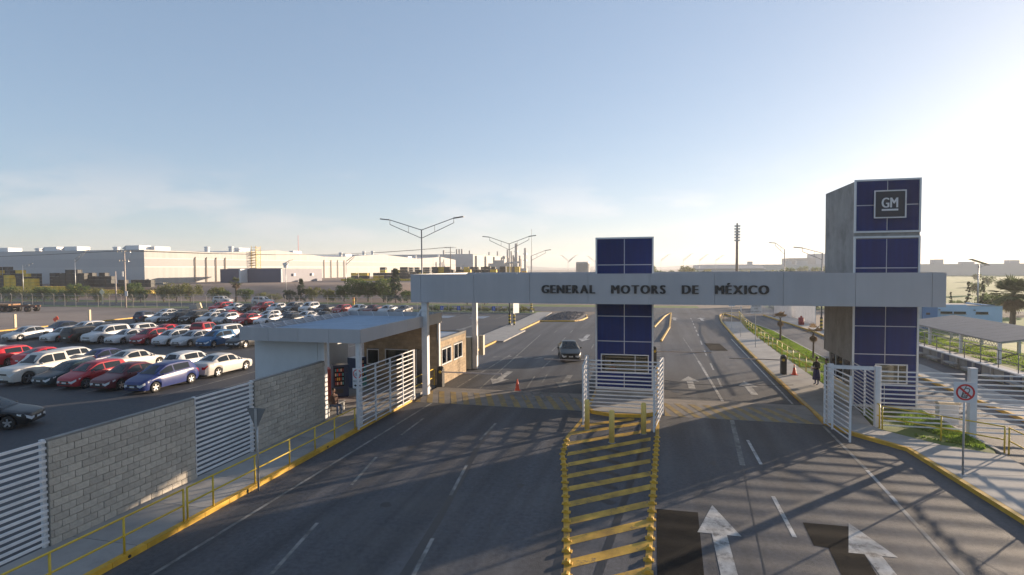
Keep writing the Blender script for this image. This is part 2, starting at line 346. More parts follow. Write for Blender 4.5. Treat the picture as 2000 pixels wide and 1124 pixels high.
struct('lawn', MB().prism([(10.22, 37), (13.2, 37), (13.2, 70), (11.9, 82), (11.25, 80), (10.65, 72), (10.45, 62), (10.22, 52)], -.1, .12), grassm)
struct('lawn_corner', MB().prism([(9.85, 28.6), (11.45, 26.5), (12.9, 25.7), (13.2, 26.5), (13.2, 33), (10.2, 32.4)], -.1, .11), grassm)
kerb('lawn_kerb', [(13.25, 25.9), (13.25, 70), (12.0, 83)], .14, .14, conc)
slabs('side_pavement', [[(-18.2, 65.02), (-15.4, 65.02), (-15.4, 77), (-18.2, 77)], [(-18.2, 77.02), (-15.4, 77.02), (-16.2, 92), (-18.6, 92)], [(-18.2, 55), (-14.6, 55), (-14.6, 65), (-18.2, 65)], [(-18.3, 42), (-15.5, 42), (-15.5, 54.98), (-18.3, 54.98)]], conc, .12)
kerb('side_kerb', [(-15.4, 46), (-15.4, 54.9)], m=kerb_y); kerb('side_pavement_kerb', [(-15.3, 65.1), (-15.3, 77.1)], m=kerb_y)
kerb('lot_edge_kerb', [(-18.3, 89), (-78, 89)], m=conc); kerb('lot_side_kerb', [(-78.1, 40), (-78.1, 71)], m=kerb_y); kerb('lot_far_kerb', [(-78.1, 78), (-78.1, 89)], m=kerb_y)
# gravel island
isl = [(-15.2, 77.2), (-10.6, 77.9), (-9.9, 80), (-9.6, 84), (-10.2, 88), (-12, 91.5), (-15.6, 92)]
struct('gravel_island', MB().prism(isl, -.1, .12), gravel)
mb = MB(); rr = random.Random(3)
for i in range(260):
    x = rr.uniform(-14.8, -10.4); y = rr.uniform(78.5, 91); hh = .5 * max(0, 1 - ((x + 12.4) / 2.4) ** 2) * max(0, 1 - ((y - 84.5) / 7) ** 2)
    s_ = rr.uniform(.12, .3); mb.add([(x - s_, y, .1 + hh), (x, y - s_, .1 + hh), (x + s_, y, .1 + hh), (x, y + s_, .1 + hh), (x, y, .12 + hh + s_ * .7)], [(0, 1, 4), (1, 2, 4), (2, 3, 4), (3, 0, 4)])
nx_ = 14; vs_ = []
for j in range(nx_):
    for i in range(nx_):
        x = -15 + i / (nx_ - 1) * 5; y = 78.1 + j / (nx_ - 1) * 13.2
        vs_.append((x, y, .1 + .5 * max(0, 1 - ((x + 12.4) / 2.5) ** 2) * max(0, 1 - ((y - 84.5) / 6.8) ** 2)))
mb.add(vs_, [(j * nx_ + i, j * nx_ + i + 1, (j + 1) * nx_ + i + 1, (j + 1) * nx_ + i) for j in range(nx_ - 1) for i in range(nx_ - 1)])
o = struct('gravel_mound', mb, gravel); o['kind'] = 'stuff'; tag(o, 'heap of dark gravel inside the yellow kerbed island', 'gravel')
kerb('island_kerb', [(-15.2, 77.1), (-10.6, 77.8), (-9.8, 79.9), (-9.5, 84), (-10.1, 88), (-12, 91.6)], .2, .16)

# humped crossings under the canopy
faded_y = mat('faded_yellow_paint', (.36, .25, .09), .7, var=.25, scale=3, v2=(1.6, (.22, .18, .12), .45, .65))
def hump(name, x0, x1, y0, y1, flip=1):
    prof = [(0, 0), (.15, .04), (.45, .085), (.62, .10), (.9, .10), (1, 0.005)]
    mb = MB(); n = len(prof)
    for i in range(n - 1):
        a, b = prof[i], prof[i + 1]; mb.quad((x0, y0 + (y1 - y0) * a[0], a[1]), (x1, y0 + (y1 - y0) * a[0], a[1]), (x1, y0 + (y1 - y0) * b[0], b[1]), (x0, y0 + (y1 - y0) * b[0], b[1]))
    ob = struct(name, mb, conc_h)
    def zz(t):
        for (a, za), (b, zb) in zip(prof, prof[1:]):
            if a <= t <= b: return za + (zb - za) * (t - a) / (b - a)
        return 0
    for k in range(int((x1 - x0) / .72) + 1):            # yellow slanted stripes
        xs = x0 + .72 * k; m2 = MB(); ok = False
        for j in range(4):
            t0, t1 = .0 + j * .155, .155 + j * .155
            f = lambda t: flip * (t) * 1.5
            a0, a1 = xs - f(t0), xs + .34 - f(t0); b0, b1 = xs - f(t1), xs + .34 - f(t1)
            cl = lambda v: min(x1 - .02, max(x0 + .02, v))
            if cl(a1) - cl(a0) > .02 or cl(b1) - cl(b0) > .02:
                m2.quad((cl(a0), y0 + (y1 - y0) * t0, zz(t0) + .005), (cl(a1), y0 + (y1 - y0) * t0, zz(t0) + .005), (cl(b1), y0 + (y1 - y0) * t1, zz(t1) + .005), (cl(b0), y0 + (y1 - y0) * t1, zz(t1) + .005)); ok = True
        if ok: part('painted_stripe', m2, faded_y, ob)
conc_h = mat('hump_concrete', (.25, .225, .20), .8, var=.15, scale=1.5, v2=(.6, (.15, .138, .125), .5, .7), bump=.2)
hump('speed_hump', -12.95, -3.35, 29.3, 33.2); hump('speed_hump', .55, 7.74, 29.2, 33.0)

# gate island: painted nose and raised plinth
nose = [(-3.25, 29.6), (-3.0, 28.9), (-1.9, 28.5), (-.6, 28.7), (.15, 29.2), (.3, 30), (.3, 43), (-3.25, 43)]
struct('gate_island', MB().prism(nose, -.1, .15), conc); kerb('gate_island_kerb', [(.3, 43), (.3, 30), (.15, 29.2), (-.6, 28.68), (-1.9, 28.48), (-3.0, 28.88), (-3.28, 29.6), (-3.28, 43)], .16, .16)

# road markings: children of the road
def strip(name, p, q, wd, m=None, z=.005, parent=None):
    p, q = Vector(p), Vector(q); d = (q - p).normalized(); n = Vector((-d.y, d.x)) * wd / 2
    part(name, MB().sheet([(p - n)[:], (q - n)[:], (q + n)[:], (p + n)[:]], z), m or white_p, parent or road)
strip('edge_line', (-11.88, 2), (-11.9, 29.2), .11, white_old); strip('edge_line', (-11.9, 33.4), (-11.9, 47), .11, white_old); strip('edge_line', (-10.4, 33.4), (-12.2, 62), .11, white_old)
for a, b in (((-9.05, 11.8), (-9.56, 14.57)), ((-8.6, 6), (-8.9, 8.8)), ((-10.09, 17.43), (-10.63, 20.3)), ((-10.96, 23.27), (-11.08, 26.18))): strip('lane_dash', a, b, .11, white_old)
for a, b in (((-5.55, 11.9), (-5.9, 14.45)), ((-6.45, 17.37), (-6.85, 20.21)), ((-7.29, 23.33), (-7.34, 26.06)), ((-7.6, 34), (-7.9, 38)), ((-7.0, 36), (-7.2, 39)), ((-8, 41), (-8, 46)), ((-8.8, 50), (-8.9, 53)), ((-9, 57), (-9.1, 60)), ((-9.2, 64), (-9.3, 67)), ((-11, 64), (-11.1, 67)), ((-5.5, 52), (-5.6, 55)), ((-5.7, 59), (-5.8, 62)), ((-4.4, 50), (-5.3, 57))): strip('lane_dash', a, b, .11, white_old)
strip('edge_line', (7.1, 13), (7.42, 20.1), .12, white_old); strip('edge_line', (7.44, 20.1), (7.56, 23.0), .12, white_p); strip('edge_line', (7.57, 23.1), (7.68, 28.9), .12, white_old); strip('edge_line', (7.3, 33.2), (7.75, 62), .11, white_p)
for a, b in (((3.93, 25.88), (3.94, 22.76)), ((3.77, 19.67), (3.78, 16.79)), ((3.8, 14), (3.82, 11)), ((4.1, 37), (4.15, 40)), ((4.2, 43), (4.25, 46)), ((4.3, 50), (4.4, 53)), ((4.5, 57), (4.6, 60)), ((4.7, 64), (4.75, 66)), ((4.8, 68), (4.85, 70)), ((4.9, 72), (4.95, 74)), ((5, 76), (5.05, 78)), ((5.1, 80), (5.15, 82)), ((5.2, 84), (5.2, 86))): strip('lane_dash', a, b, .12, white_p)
strip('joint_line', (3.72, 33.1), (3.45, 47), .16, white_p); strip('joint_line', (3.45, 47), (3.0, 62), .1, white_old)
strip('joint_line', (3.7, 29.1), (3.25, 22.5), .2, white_old); strip('tar_seam', (3.25, 22.5), (2.88, 17.9), .035, tarm, .004); strip('tar_seam', (2.88, 17.9), (2.45, 12), .035, tarm, .004)
strip('tar_seam', (-7.3, 26), (-7.05, 22.2), .10, tarm, .0035); strip('tar_seam', (-7.05, 22.2), (-6.2, 15.8), .22, tarm, .0035); strip('tar_seam', (-6.2, 15.8), (-5.5, 9), .24, tarm, .0035)
strip('tar_seam', (-.35, 24.5), (-1.35, 13), .22, tarm, .0036); strip('tar_seam', (-3.15, 25), (-2.75, 19), .2, tarm, .0036); strip('tar_seam', (-2.55, 17), (-2.1, 11), .2, tarm, .0036)
for i in range(5): strip('tar_patch', (-3.0, 24.0 - i * 1.25), (-1.2, 22.9 - i * 1.25), .3, tarm, .0038)
def arrow(x, y0, y1, hl, hw, sw, m, d=1):
    mb = MB(); tip = y1; base = y1 - d * hl
    mb.sheet([(x - hw, base), (x + hw, base), (x, tip)], .006); mb.sheet([(x - sw, y0), (x + sw, y0), (x + sw, base - d * .0), (x - sw, base)], .0062)
    part('painted_arrow', mb, m, road)
arrow(1.79, 12.6, 18.5, 2.0, .58, .2, white_p); arrow(5.5, 13.2, 18.1, 1.9, .57, .2, white_p)
arrow(2.3, 36.2, 40.2, 1.7, .6, .2, white_p); arrow(5.7, 35.2, 39.2, 1.7, .6, .2, white_p)
arrow(-10.0, 39.4, 34.8, 1.8, .65, .22, white_p, -1); arrow(-5.6, 39, 34.6, 1.8, .6, .2, white_old, -1); arrow(-7.0, 63, 57, 2.2, .65, .22, white_p, -1)
arrow(2.9, 82, 87, 1.8, .6, .2, white_p); arrow(6.6, 82, 87, 1.8, .6, .2, white_p); arrow(-22.7, 71, 63, 3, .7, .25, white_old, -1)
for (poly, m) in (([(.1, 11), (1.1, 11), (1.32, 17.85), (.1, 17.83)], patchm), ([(4.2, 12), (5.02, 12), (5.3, 16.2), (5.43, 17.85), (4.22, 17.83), (4.16, 16.4), (4.5, 16.35)], patchm), ([(4.9, 53), (6.4, 53), (6.2, 58), (4.8, 58)], patchm)):
    part('tarmac_patch', MB().sheet(poly, .0045), m, road)
for i, (xa, ya, xb, yb) in enumerate([(-3.71, 25.01, -.13, 27.94), (-3.51, 23.66, -.12, 26.45), (-3.32, 22.32, -.11, 25.11), (-3.14, 21.1, -.11, 23.74), (-2.96, 19.93, -.1, 22.25), (-2.79, 18.76, -.09, 20.88), (-2.61, 17.51, -.08, 19.6), (-2.43, 16.31, -.08, 18.22), (-2.25, 15.12, -.07, 16.86), (-2.08, 13.95, -.06, 15.5), (-1.95, 12.7, -.06, 14.1), (-1.8, 11.4, -.06, 12.8), (-3.3, 26.5, -.9, 28.3)]):
    part('hatch_stripe', MB().sheet([(xa, ya - .24), (xb, yb - .25), (xb, yb + .25), (xa, ya + .24)], .0065), yellow_p, road)
LE = [(-1.8, 11.5), (-2.08, 13.9), (-2.66, 17.55), (-3.27, 21.07), (-3.5, 22.2), (-3.66, 24.6), (-3.4, 27.2), (-3.3, 28.8)]
RE = [(-.16, 11.5), (-.12, 14.1), (-.02, 18.3), (.1, 23.0), (.17, 25.6), (.2, 28.6)]
for ln in (LE, RE):
    for a, b in zip(ln, ln[1:]): strip('border_line', a, b, .17, yellow_p, .0055)
# median beyond the tower
kerb('median_kerb', [(.75, 58.5), (1.9, 72), (2.75, 95), (1.6, 88), (.1, 72)], .16, .14)
for i in range(14): strip('median_stripe', (-.4, 44 + i), (.62, 44.25 + i), .22, white_old, .0055)
for i in range(9): strip('crossing_bar', (-13 + i * .9, 45.4), (-12.5 + i * .9, 46.2), .3, white_old, .0056)
for i in range(7): strip('table_arrow_mark', (-8.2 + i * .55, 32.9 - .0), (-7.4 + i * .55, 30.6), .12, white_old, .112)

# wandering cracks and stains
rk_ = random.Random(31)
for (x, y, n_, dx, dy) in ((-9.5, 12.5, 9, .25, .55), (-4.6, 14, 10, -.05, .6), (-6, 35.5, 8, .5, .15), (1.6, 19.5, 8, .1, .5), (5.9, 20, 9, -.35, .45), (8.6, 15, 10, -.1, .6), (4.6, 34.5, 9, .25, .4), (-10.5, 41, 8, .35, .3), (2, 47, 10, .3, .5), (6, 13.5, 6, .3, .2)):
    pts_ = [(x, y)]
    for i in range(n_): pts_.append((pts_[-1][0] + dx + rk_.uniform(-.22, .22), pts_[-1][1] + dy + rk_.uniform(-.22, .22)))
    for a, b in zip(pts_, pts_[1:]): strip('crack', a, b, rk_.uniform(.012, .028), tarm, .0042)
stain = mat('oil_stain', (.030, .030, .032), .55, var=.3, scale=3)
for (x, y, r_) in ((-8.2, 16.2, .22), (-4.4, 18.7, .16), (-9.8, 21.8, .14), (2.2, 22.5, .17), (5.6, 23.4, .2), (1.3, 35.1, .25), (6.1, 34.0, .18), (-6.2, 36.9, .2), (-9.6, 37.5, .15), (3.4, 43, .25)):
    part('oil_stain', MB().sheet([(x + r_ * rk_.uniform(.55, 1.1) * math.cos(k * .524), y + r_ * rk_.uniform(.7, 1.6) * math.sin(k * .524)) for k in range(12)], .0044), stain, road)
for yk in (6.2, 11.6, 16.0, 20.8): part('drain_hole', MB().tube((-13.085, yk, .075), (-13.099, yk, .075), .045, n=12), tarm, bpy.data.objects['left_kerb'])
cover = bpy.data.objects.new('manhole_cover', None); bpy.data.objects.remove(cover)
# parking lot lines
def lotline(p, q, m=None): strip('bay_line', p, q, .1, m or white_old, .002, lot)
for y0, y1 in ((27.2, 36.8), (44.6, 54.2), (64.4, 74.0), (84.0, 88.7)):
    for i in range(16):
        X = -28.2 - i * 2.72
        if X > -77: lotline((X, y0), (X, y1))
lotline((-26.2, 27), (-26.2, 37), white_old)
for i in range(5):
    X = -36 + i * 3.4; lotline((X, 80), (X, 88.5))
for X in (-34.2, -31, -25.5):
    part('blue_bay', MB().sheet([(X - 1.1, 80.3), (X + 1.1, 80.3), (X + 1.1, 84), (X - 1.1, 84)], .001), mat('faded_blue_paint', (.14, .20, .28), .7, var=.2, v2=(.9, (.3, .32, .34), .5, .7)), lot)

# ================================================================== CANOPY AND TOWERS
t = thing('gate_canopy', 'long grey canopy beam lettered GENERAL MOTORS DE MÉXICO spanning the road', 'canopy')
X0, X1, Y0, Y1, Z0, Z1 = -13.65, 13.2, 30.5, 41.0, 5.49, 7.11
seams = [X0] + [-13.02 + 3.206 * i for i in range(9)] + [X1]
for a, b in zip(seams, seams[1:]): part('front_panel', MB().box(a + .008, b - .008, Y0, Y0 + .06, Z0, Z1), alu, t)
part('front_core', MB().box(X0 + .02, X1 - .02, Y0 + .062, Y0 + .14, Z0 + .01, Z1 - .015), alul, t)
for k in range(3):
    ya, yb = Y0 + .15 + k * 3.45, Y0 + .15 + (k + 1) * 3.45 - .012
    part('end_panel', MB().box(X0, X0 + .06, ya, yb, Z0, Z1), alu, t); part('end_panel', MB().box(X1 - .06, X1, ya, yb, Z0, Z1), alu, t)
for a, b in zip(seams, seams[1:]): part('back_panel', MB().box(a + .008, b - .008, Y1 - .06, Y1, Z0, Z1), alu, t)
t1 = (-3.21, 0.0); t2 = (9.94, 12.93)
TY0, TY1 = 32.6, 37.65
# roof deck and soffit are cut round the towers
def deck(name, z0, z1, m):
    xs = [X0 + .08, t1[0] - .01, t1[1] + .01, t2[0] - .01, t2[1] + .01, X1 - .08]
    for i, (a, b) in enumerate(zip(xs, xs[1:])):
        if i in (1, 3):
            part(name, MB().box(a, b, Y0 + .16, TY0 - .02, z0, z1), m, t); part(name, MB().box(a, b, TY1 + .02, Y1 - .08, z0, z1), m, t)
        else: part(name, MB().box(a, b, Y0 + .16, Y1 - .08, z0, z1), m, t)
deck('roof_deck', 6.72, 6.80, roofm); deck('soffit', 5.50, 5.55, mat('soffit_sheet', (.33, .32, .31), .6, var=.06))
for k in range(26): part('roof_rib', MB().box(X0 + .3 + k * 1.0, X0 + .36 + k * 1.0, Y0 + .2, TY0 - .1, 6.802, 6.86), roofm, t)
word('GENERAL', -5.9, -2.98, Y0 - .03, 6.06, .465, blackp, t, .03, .042); word('MOTORS', -2.15, .65, Y0 - .03, 6.06, .465, blackp, t, .03, .042)
word('DE', 1.44, 2.27, Y0 - .03, 6.06, .465, blackp, t, .03, .042); word('MÉXICO', 3.06, 5.61, Y0 - .03, 6.06, .465, blackp, t, .03, .042)
def hcol(x, y, z0, z1, wx=.34, wy=.34):
    mb = MB(); mb.box(x - wx / 2, x + wx / 2, y - wy / 2, y - wy / 2 + .05, z0, z1); mb.box(x - wx / 2, x + wx / 2, y + wy / 2 - .05, y + wy / 2, z0, z1); mb.box(x - .03, x + .03, y - wy / 2 + .051, y + wy / 2 - .051, z0, z1)
    return mb
for x, y in ((-12.93, 30.92), (-12.8, 40.0)):
    c = part('column', MB().box(x - .17, x + .17, y - .17, y + .17, 0.02, 5.489), whitem, t); part('column_plate', MB().box(x - .24, x + .24, y - .24, y + .24, 4.98, 5.0), whitem, c); part('base_plate', MB().box(x - .25, x + .25, y - .25, y + .25, .0, .03), concd, c)
part('junction_box', MB().box(-12.45, -12.12, 39.8, 40.2, 1.05, 2.5), mat('beige_box', (.42, .40, .33), .6), t)
part('cable_cabinet', MB().box(-13.6, -13.02, 39.6, 40.2, .02, 2.35), mat('beige_cabinet', (.46, .45, .38), .6), t)

def panels(parent, x0, x1, zs, y, mid, skip=None, window=None):
    for zi, (za, zb) in enumerate(zip(zs, zs[1:])):
        for a, b in ((x0, mid), (mid, x1)):
            a, b, lo, hi = a + .022, b - .022, min(za, zb) + .022, max(za, zb) - .022
            if window and lo < window[2] < hi or window and lo < window[3] < hi:
                wx0, wx1, wz0, wz1 = window; pieces = []
                pieces.append((a, b, max(lo, wz1 + .05), hi)); pieces.append((a, b, lo, min(hi, wz0 - .05)))
                pieces.append((a, min(b, wx0 - .05), max(lo, wz0 - .05), min(hi, wz1 + .05))); pieces.append((max(a, wx1 + .05), b, max(lo, wz0 - .05), min(hi, wz1 + .05)))
                for (p, q, r_, s_) in pieces:
                    if q - p > .03 and s_ - r_ > .03: part('blue_panel', MB().box(p, q, y - .045, y - .002, r_ + (.001), s_ - .001), bluep, parent)
            else: part('blue_panel', MB().box(a, b, y - .045, y - .002, lo, hi), bluep, parent)
def frame(parent, x0, x1, z0, z1, y, w_, mid=None, zs=(), top=True, bot=True):
    part('panel_frame', MB().box(x0 - .002, x0 + w_, y - .07, y - .001, z0, z1), alul, parent); part('panel_frame', MB().box(x1 - w_, x1 + .002, y - .07, y - .001, z0, z1), alul, parent)
    if top: part('panel_frame', MB().box(x0 + w_ + .002, x1 - w_ - .002, y - .07, y - .001, z1 - w_, z1), alul, parent)
    if bot: part('panel_frame', MB().box(x0 + w_ + .002, x1 - w_ - .002, y - .07, y - .001, z0, z0 + w_), alul, parent)
def wall_window(parent, x0, x1, z0, z1, y, frame_m=None, mull=(), face=-1, d=.06):
    fm = frame_m or alul; f = .05
    for (a, b, c_, d_) in ((x0 - f, x1 + f, z1, z1 + f), (x0 - f, x1 + f, z0 - f, z0), (x0 - f, x0, z0 + .001, z1 - .001), (x1, x1 + f, z0 + .001, z1 - .001)):
        part('window_frame', MB().box(a, b, y - d, y + .03, c_, d_), fm, parent)
    part('window_pane', MB().box(x0, x1, y - .015, y - .005, z0, z1), winm, parent)
    for mxx in mull: part('window_bar', MB().box(mxx - .02, mxx + .02, y - .05, y - .02, z0, z1), fm, parent)
# tower 1: four walls (front wall open behind the window)
tw = thing('gate_tower', 'blue panelled gate tower standing on the striped road island', 'tower')
x0, x1 = t1; b0 = .15
def shell(parent, x0, x1, ztop, win, m, side_z0=.15):
    wx0, wx1, wz0, wz1 = win
    part('front_wall', MB().box(x0, x1, TY0, TY0 + .18, wz1, ztop), m, parent); part('front_wall', MB().box(x0, x1, TY0, TY0 + .18, .15, wz0), m, parent)
    part('front_wall', MB().box(x0, wx0, TY0, TY0 + .18, wz0 + .001, wz1 - .001), m, parent); part('front_wall', MB().box(wx1, x1, TY0, TY0 + .18, wz0 + .001, wz1 - .001), m, parent)
    part('side_wall', MB().box(x0, x0 + .18, TY0 + .182, TY1 - .182, side_z0, ztop), m, parent); part('side_wall', MB().box(x1 - .18, x1, TY0 + .182, TY1 - .182, .15, ztop), m, parent)
    part('back_wall', MB().box(x0, x1, TY1 - .18, TY1, side_z0, ztop), m, parent); part('tower_roof', MB().box(x0 + .181, x1 - .181, TY0 + .183, TY1 - .183, ztop - .2, ztop - .05), m, parent)
W1 = (-2.86, -.30, 1.54, 2.48)
shell(tw, x0 + .02, x1 - .02, 9.08, W1, concd)
frame(tw, x0, x1, .5, 9.13, TY0, .09, zs=()); panels(tw, x0 + .075, x1 - .075, [9.05, 7.58, 6.13, 4.68, 3.26, 1.85, .58], TY0, -1.6, window=W1); part('panel_backing', MB().box(x0 + .12, x1 - .12, TY0 - .02, TY0 - .0005, 2.56, 9.0), alul, tw); part('panel_backing', MB().box(x0 + .12, x1 - .12, TY0 - .02, TY0 - .0005, .55, 1.46), alul, tw)
wall_window(tw, W1[0], W1[1], W1[2], W1[3], TY0, mull=(-1.0,), d=.075)
part('ceiling', MB().box(x0 + .2, x1 - .2, TY0 + .2, TY1 - .2, 2.7, 2.75), interior, tw); part('inner_wall', MB().box(x0 + .205, x1 - .205, TY1 - 1.2, TY1 - 1.1, .15, 2.69), interior, tw); part('desk', MB().box(x0 + .3, x1 - .4, TY0 + .2, TY0 + .8, 1.05, 1.1), woodm, tw)
for k in range(6): part('blind_slat', MB().box(x0 + .5, x1 - .3, TY1 - 1.24, TY1 - 1.205, 1.6 + k * .16, 1.66 + k * .16), cream, tw)
# tower 2: taller, with open booth side
tg = thing('sign_tower', 'tall concrete gate tower faced in blue panels carrying a GM emblem', 'tower')
x0, x1 = t2; W2 = (11.05, 12.41, 1.48, 2.39)
shell(tg, x0 + .02, x1 - .02, 11.74, W2, concd, side_z0=2.45)
for (za, zb) in ((9.12, 11.82), (.2, 8.94)): frame(tg, x0, x1, za, zb, TY0, .09)
part('panel_backing', MB().box(x0 + .12, x1 - .12, TY0 - .02, TY0 - .0005, 9.24, 11.7), alul, tg); part('panel_backing', MB().box(x0 + .12, x1 - .12, TY0 - .02, TY0 - .0005, 2.48, 8.8), alul, tg); part('panel_backing', MB().box(x0 + .12, x1 - .12, TY0 - .02, TY0 - .0005, .3, 1.4), alul, tg)
panels(tg, x0 + .075, x1 - .075, [11.755, 10.51, 9.185], TY0, 11.44); panels(tg, x0 + .075, x1 - .075, [8.82, 7.33, 5.85, 4.36, 2.92, 1.44, .3], TY0, 11.44, window=W2)
em = part('emblem', MB().box(10.82, 12.18, TY0 - .2, TY0 - .047, 9.86, 11.2), mat('emblem_navy', (.005, .010, .024), .4, var=.1), tg, label='square dark emblem lettered GM')
for (a, b, c_, d_) in ((10.78, 12.22, 11.17, 11.23), (10.78, 12.22, 9.83, 9.89), (10.78, 10.84, 9.892, 11.168), (12.16, 12.22, 9.892, 11.168)): part('emblem_border', MB().box(a, b, TY0 - .23, TY0 - .201, c_, d_), whitem, em)
word('GM', 11.13, 11.86, TY0 - .22, 10.36, .52, whitem, em, .012, .02); part('emblem_bar', MB().box(11.13, 11.86, TY0 - .225, TY0 - .201, 10.2, 10.29), whitem, em)
wall_window(tg, W2[0], W2[1], W2[2], W2[3], TY0, mull=(12.05,), d=.075)
# glazed booth side under the concrete
part('booth_wall', MB().box(x0 + .25, x0 + .35, TY0 + .2, TY1 - .2, .15, 1.0), interior, tg)
for ya, yb in ((32.82, 33.6), (33.66, 34.9), (34.96, 36.2), (36.26, 37.45)): part('booth_pane', MB().box(x0 + .285, x0 + .3, ya, yb, 1.01, 2.44), winm, tg)
for ya in (32.8, 33.62, 34.92, 36.22, 37.42): part('booth_post', MB().box(x0 + .25, x0 + .35, ya - .02, ya + .02, 1.0, 2.449), alul, tg)
part('ceiling', MB().box(x0 + .22, x1 - .2, TY0 + .2, TY1 - .2, 2.46, 2.5), interior, tg); part('desk', MB().box(x0 + .4, x1 - .3, TY0 + .2, TY0 + .8, .95, 1.0), cream, tg)

# ================================================================== WALLS AND FENCES ON THE LEFT
blk = []
for k in range(4):
    rr = random.Random(k); j = lambda: rr.uniform(-.004, .004)
    b = MB(); b.add([(x * 1 + 0, y * .1925, z * .0925) for z in (-1, 1) for y in (-1, 1) for x in (0, .05)], [(0, 2, 3, 1), (4, 5, 7, 6), (0, 1, 5, 4), (2, 6, 7, 3), (0, 4, 6, 2), (1, 3, 7, 5)])
    me = b.mesh('block'); me.materials.append(None)
    blk.append(me)
def block_wall(label, x, ya, yb, z0, courses, off):
    r_ = thing('block_wall', label, 'wall')
    part('wall_core', MB().box(x - .18, x, ya + .004, yb - .004, z0 - .1, z0 + courses * .2 + .03), mortar, r_)
    rr = random.Random(int(ya * 10)); n = 0
    for c in range(courses):
        s_ = ya - (.2 if c % 2 else 0) - off
        while s_ < yb - .02:
            a, b = max(ya, s_), min(yb, s_ + .4)
            if b - a > .06:
                o = lnk('block', blk[n % 4], blockm, r_, (x - .022 + rr.uniform(0, .012), (a + b) / 2, z0 + .1 + c * .2)); o.scale.y = (b - a - .014) / .385
                o.rotation_euler = (0, rr.uniform(-.02, .02), rr.uniform(-.02, .02)); n += 1
            s_ += .4
    part('coping', MB().box(x - .17, x - .01, ya + .006, yb - .006, z0 + courses * .2 + .031, z0 + courses * .2 + .05), concd, r_)
    return r_
block_wall('grey split face block wall between two slatted fences, sunlit at its foot', -15.49, 11.42, 16.38, .15, 14, .1)
block_wall('grey split face block wall joined to the white guard hall', -15.49, 19.42, 24.42, .15, 14, .25)
block_wall('grey split face block wall furthest from the guard hall', -15.49, 2.5, 7.4, .15, 14, .1)
def slat_fence_y(label, x, ya, yb, z0, z1, n, posts=(), group=None):
    r_ = thing('slatted_fence', label, 'fence')
    for i in range(n):
        z = z0 + (z1 - z0) * i / (n - 1); part('slat', MB().box(x - .025, x + .025, ya + .012, yb - .012, z - .033, z + .033), whitem, r_)
    for p in posts: part('post', MB().box(x - .12, x - .026, p - .05, p + .05, .1, z1 + .06), whitem, r_)
    return r_
slat_fence_y('white slatted fence between the two block walls behind the triangular sign', -15.52, 16.38, 19.42, .28, 2.95, 17, (16.44, 19.365))
slat_fence_y('white slatted fence beyond the sunlit block wall, far from the guard hall', -15.52, 7.4, 11.42, .28, 2.95, 17, (7.46, 11.365))
# handrails
def rail(label, pts, posts, h=.95, m=yel, z=.15, r_=.028, group=None, mid=True):
    t_ = thing('handrail', label, 'railing', group=group)
    for hh in ((h, h * .5) if mid else (h,)): part('rail', MB().path([(x, y, z + hh) for x, y in pts], r_), m, t_, True)
    for x, y in posts: part('post', MB().tube((x, y, z - .02), (x, y, z + h), r_ * 1.05), m, t_, True)
    return t_
rail('yellow handrail on the kerb in front of the sunlit block wall', [(-13.2, 4), (-13.2, 13.46)], [(-13.2, y) for y in (4.0, 6.0, 7.8, 9.7, 11.55, 13.46)])
rail('yellow handrail along the kerb from the paired posts to the white gate', [(-13.2, 13.6), (-13.2, 23.3)], [(-13.2, y) for y in (13.6, 14.6, 16.5, 18.4, 20.05, 21.5, 23.2)])
rail('short yellow handrail behind the canopy column at the barrier', [(-13.25, 29.8), (-13.25, 33.0)], [(-13.25, y) for y in (29.8, 31.4, 33.0)], 1.05)
rail('yellow handrail beside the grass strip leading to the street', [(10.2, 40.8), (10.2, 52), (10.4, 62), (10.65, 72), (11.6, 85)], [(10.2, 40.8 + 1.9 * i) for i in range(6)] + [(10.2 + .02 * i, 52.2 + 2 * i) for i in range(6)] + [(10.42 + .023 * 2 * i, 63.5 + 2 * i) for i in range(5)] + [(10.75 + .13 * i, 73.5 + 1.9 * i) for i in range(6)], 1.05)
rail('yellow handrail crossing the pavement at its far tip', [(9.2, 82), (11.5, 82)], [(9.2, 82), (10.3, 82), (11.5, 82)], 1.0)
rail('yellow handrail round the corner lawn in front of the sign tower', [(9.94, 28.46), (11.64, 27.1), (13.25, 25.85)], [(9.94, 28.46), (11.64, 27.1), (13.25, 25.85)], 1.02)
rail('short yellow handrail stub against the white gate post', [(9.85, 28.85), (9.88, 28.62)], [(9.85, 28.85), (9.88, 28.62)], 1.05)
rail('yellow handrail following the pavement away from the corner lawn', [(13.32, 25.7), (13.25, 22), (13.2, 12)], [(13.32, 25.7), (13.25, 22), (13.2, 19), (13.2, 15.5), (13.2, 12)], 1.02)

# white gates and fences
def leaf(label, p, q, z0, z1, n, ups, name='gate_leaf', cat='gate', sl=.05):
    """slatted gate leaf from p to q with uprights at fractions ups"""
    t_ = thing(name, label, cat); p, q = Vector((*p, 0)), Vector((*q, 0))
    for u in ups:
        c = p + (q - p) * u; part('upright', MB().bar(c + Vector((0, 0, z0 - .08)), c + Vector((0, 0, z1 + .03)), .075, .06, (q - p).normalized()), whitem, t_)
    d = (q - p).normalized() * .04
    for i in range(n):
        z = z0 + (z1 - z0) * i / (n - 1); part('slat', MB().bar(p + d + Vector((0, 0, z)), q - d + Vector((0, 0, z)), .03, sl), whitem, t_)
    return t_
leaf('long white slatted gate standing open along the kerb before the guard hall', (-12.99, 23.15), (-12.99, 29.35), .22, 2.9, 13, (0, .27, .52, .76, .985, 1.0))
leaf('white slatted gate leaf folded back left of the gate tower', (-3.33, 29.3), (-3.17, 26.25), .2, 2.9, 13, (0, .5, 1))
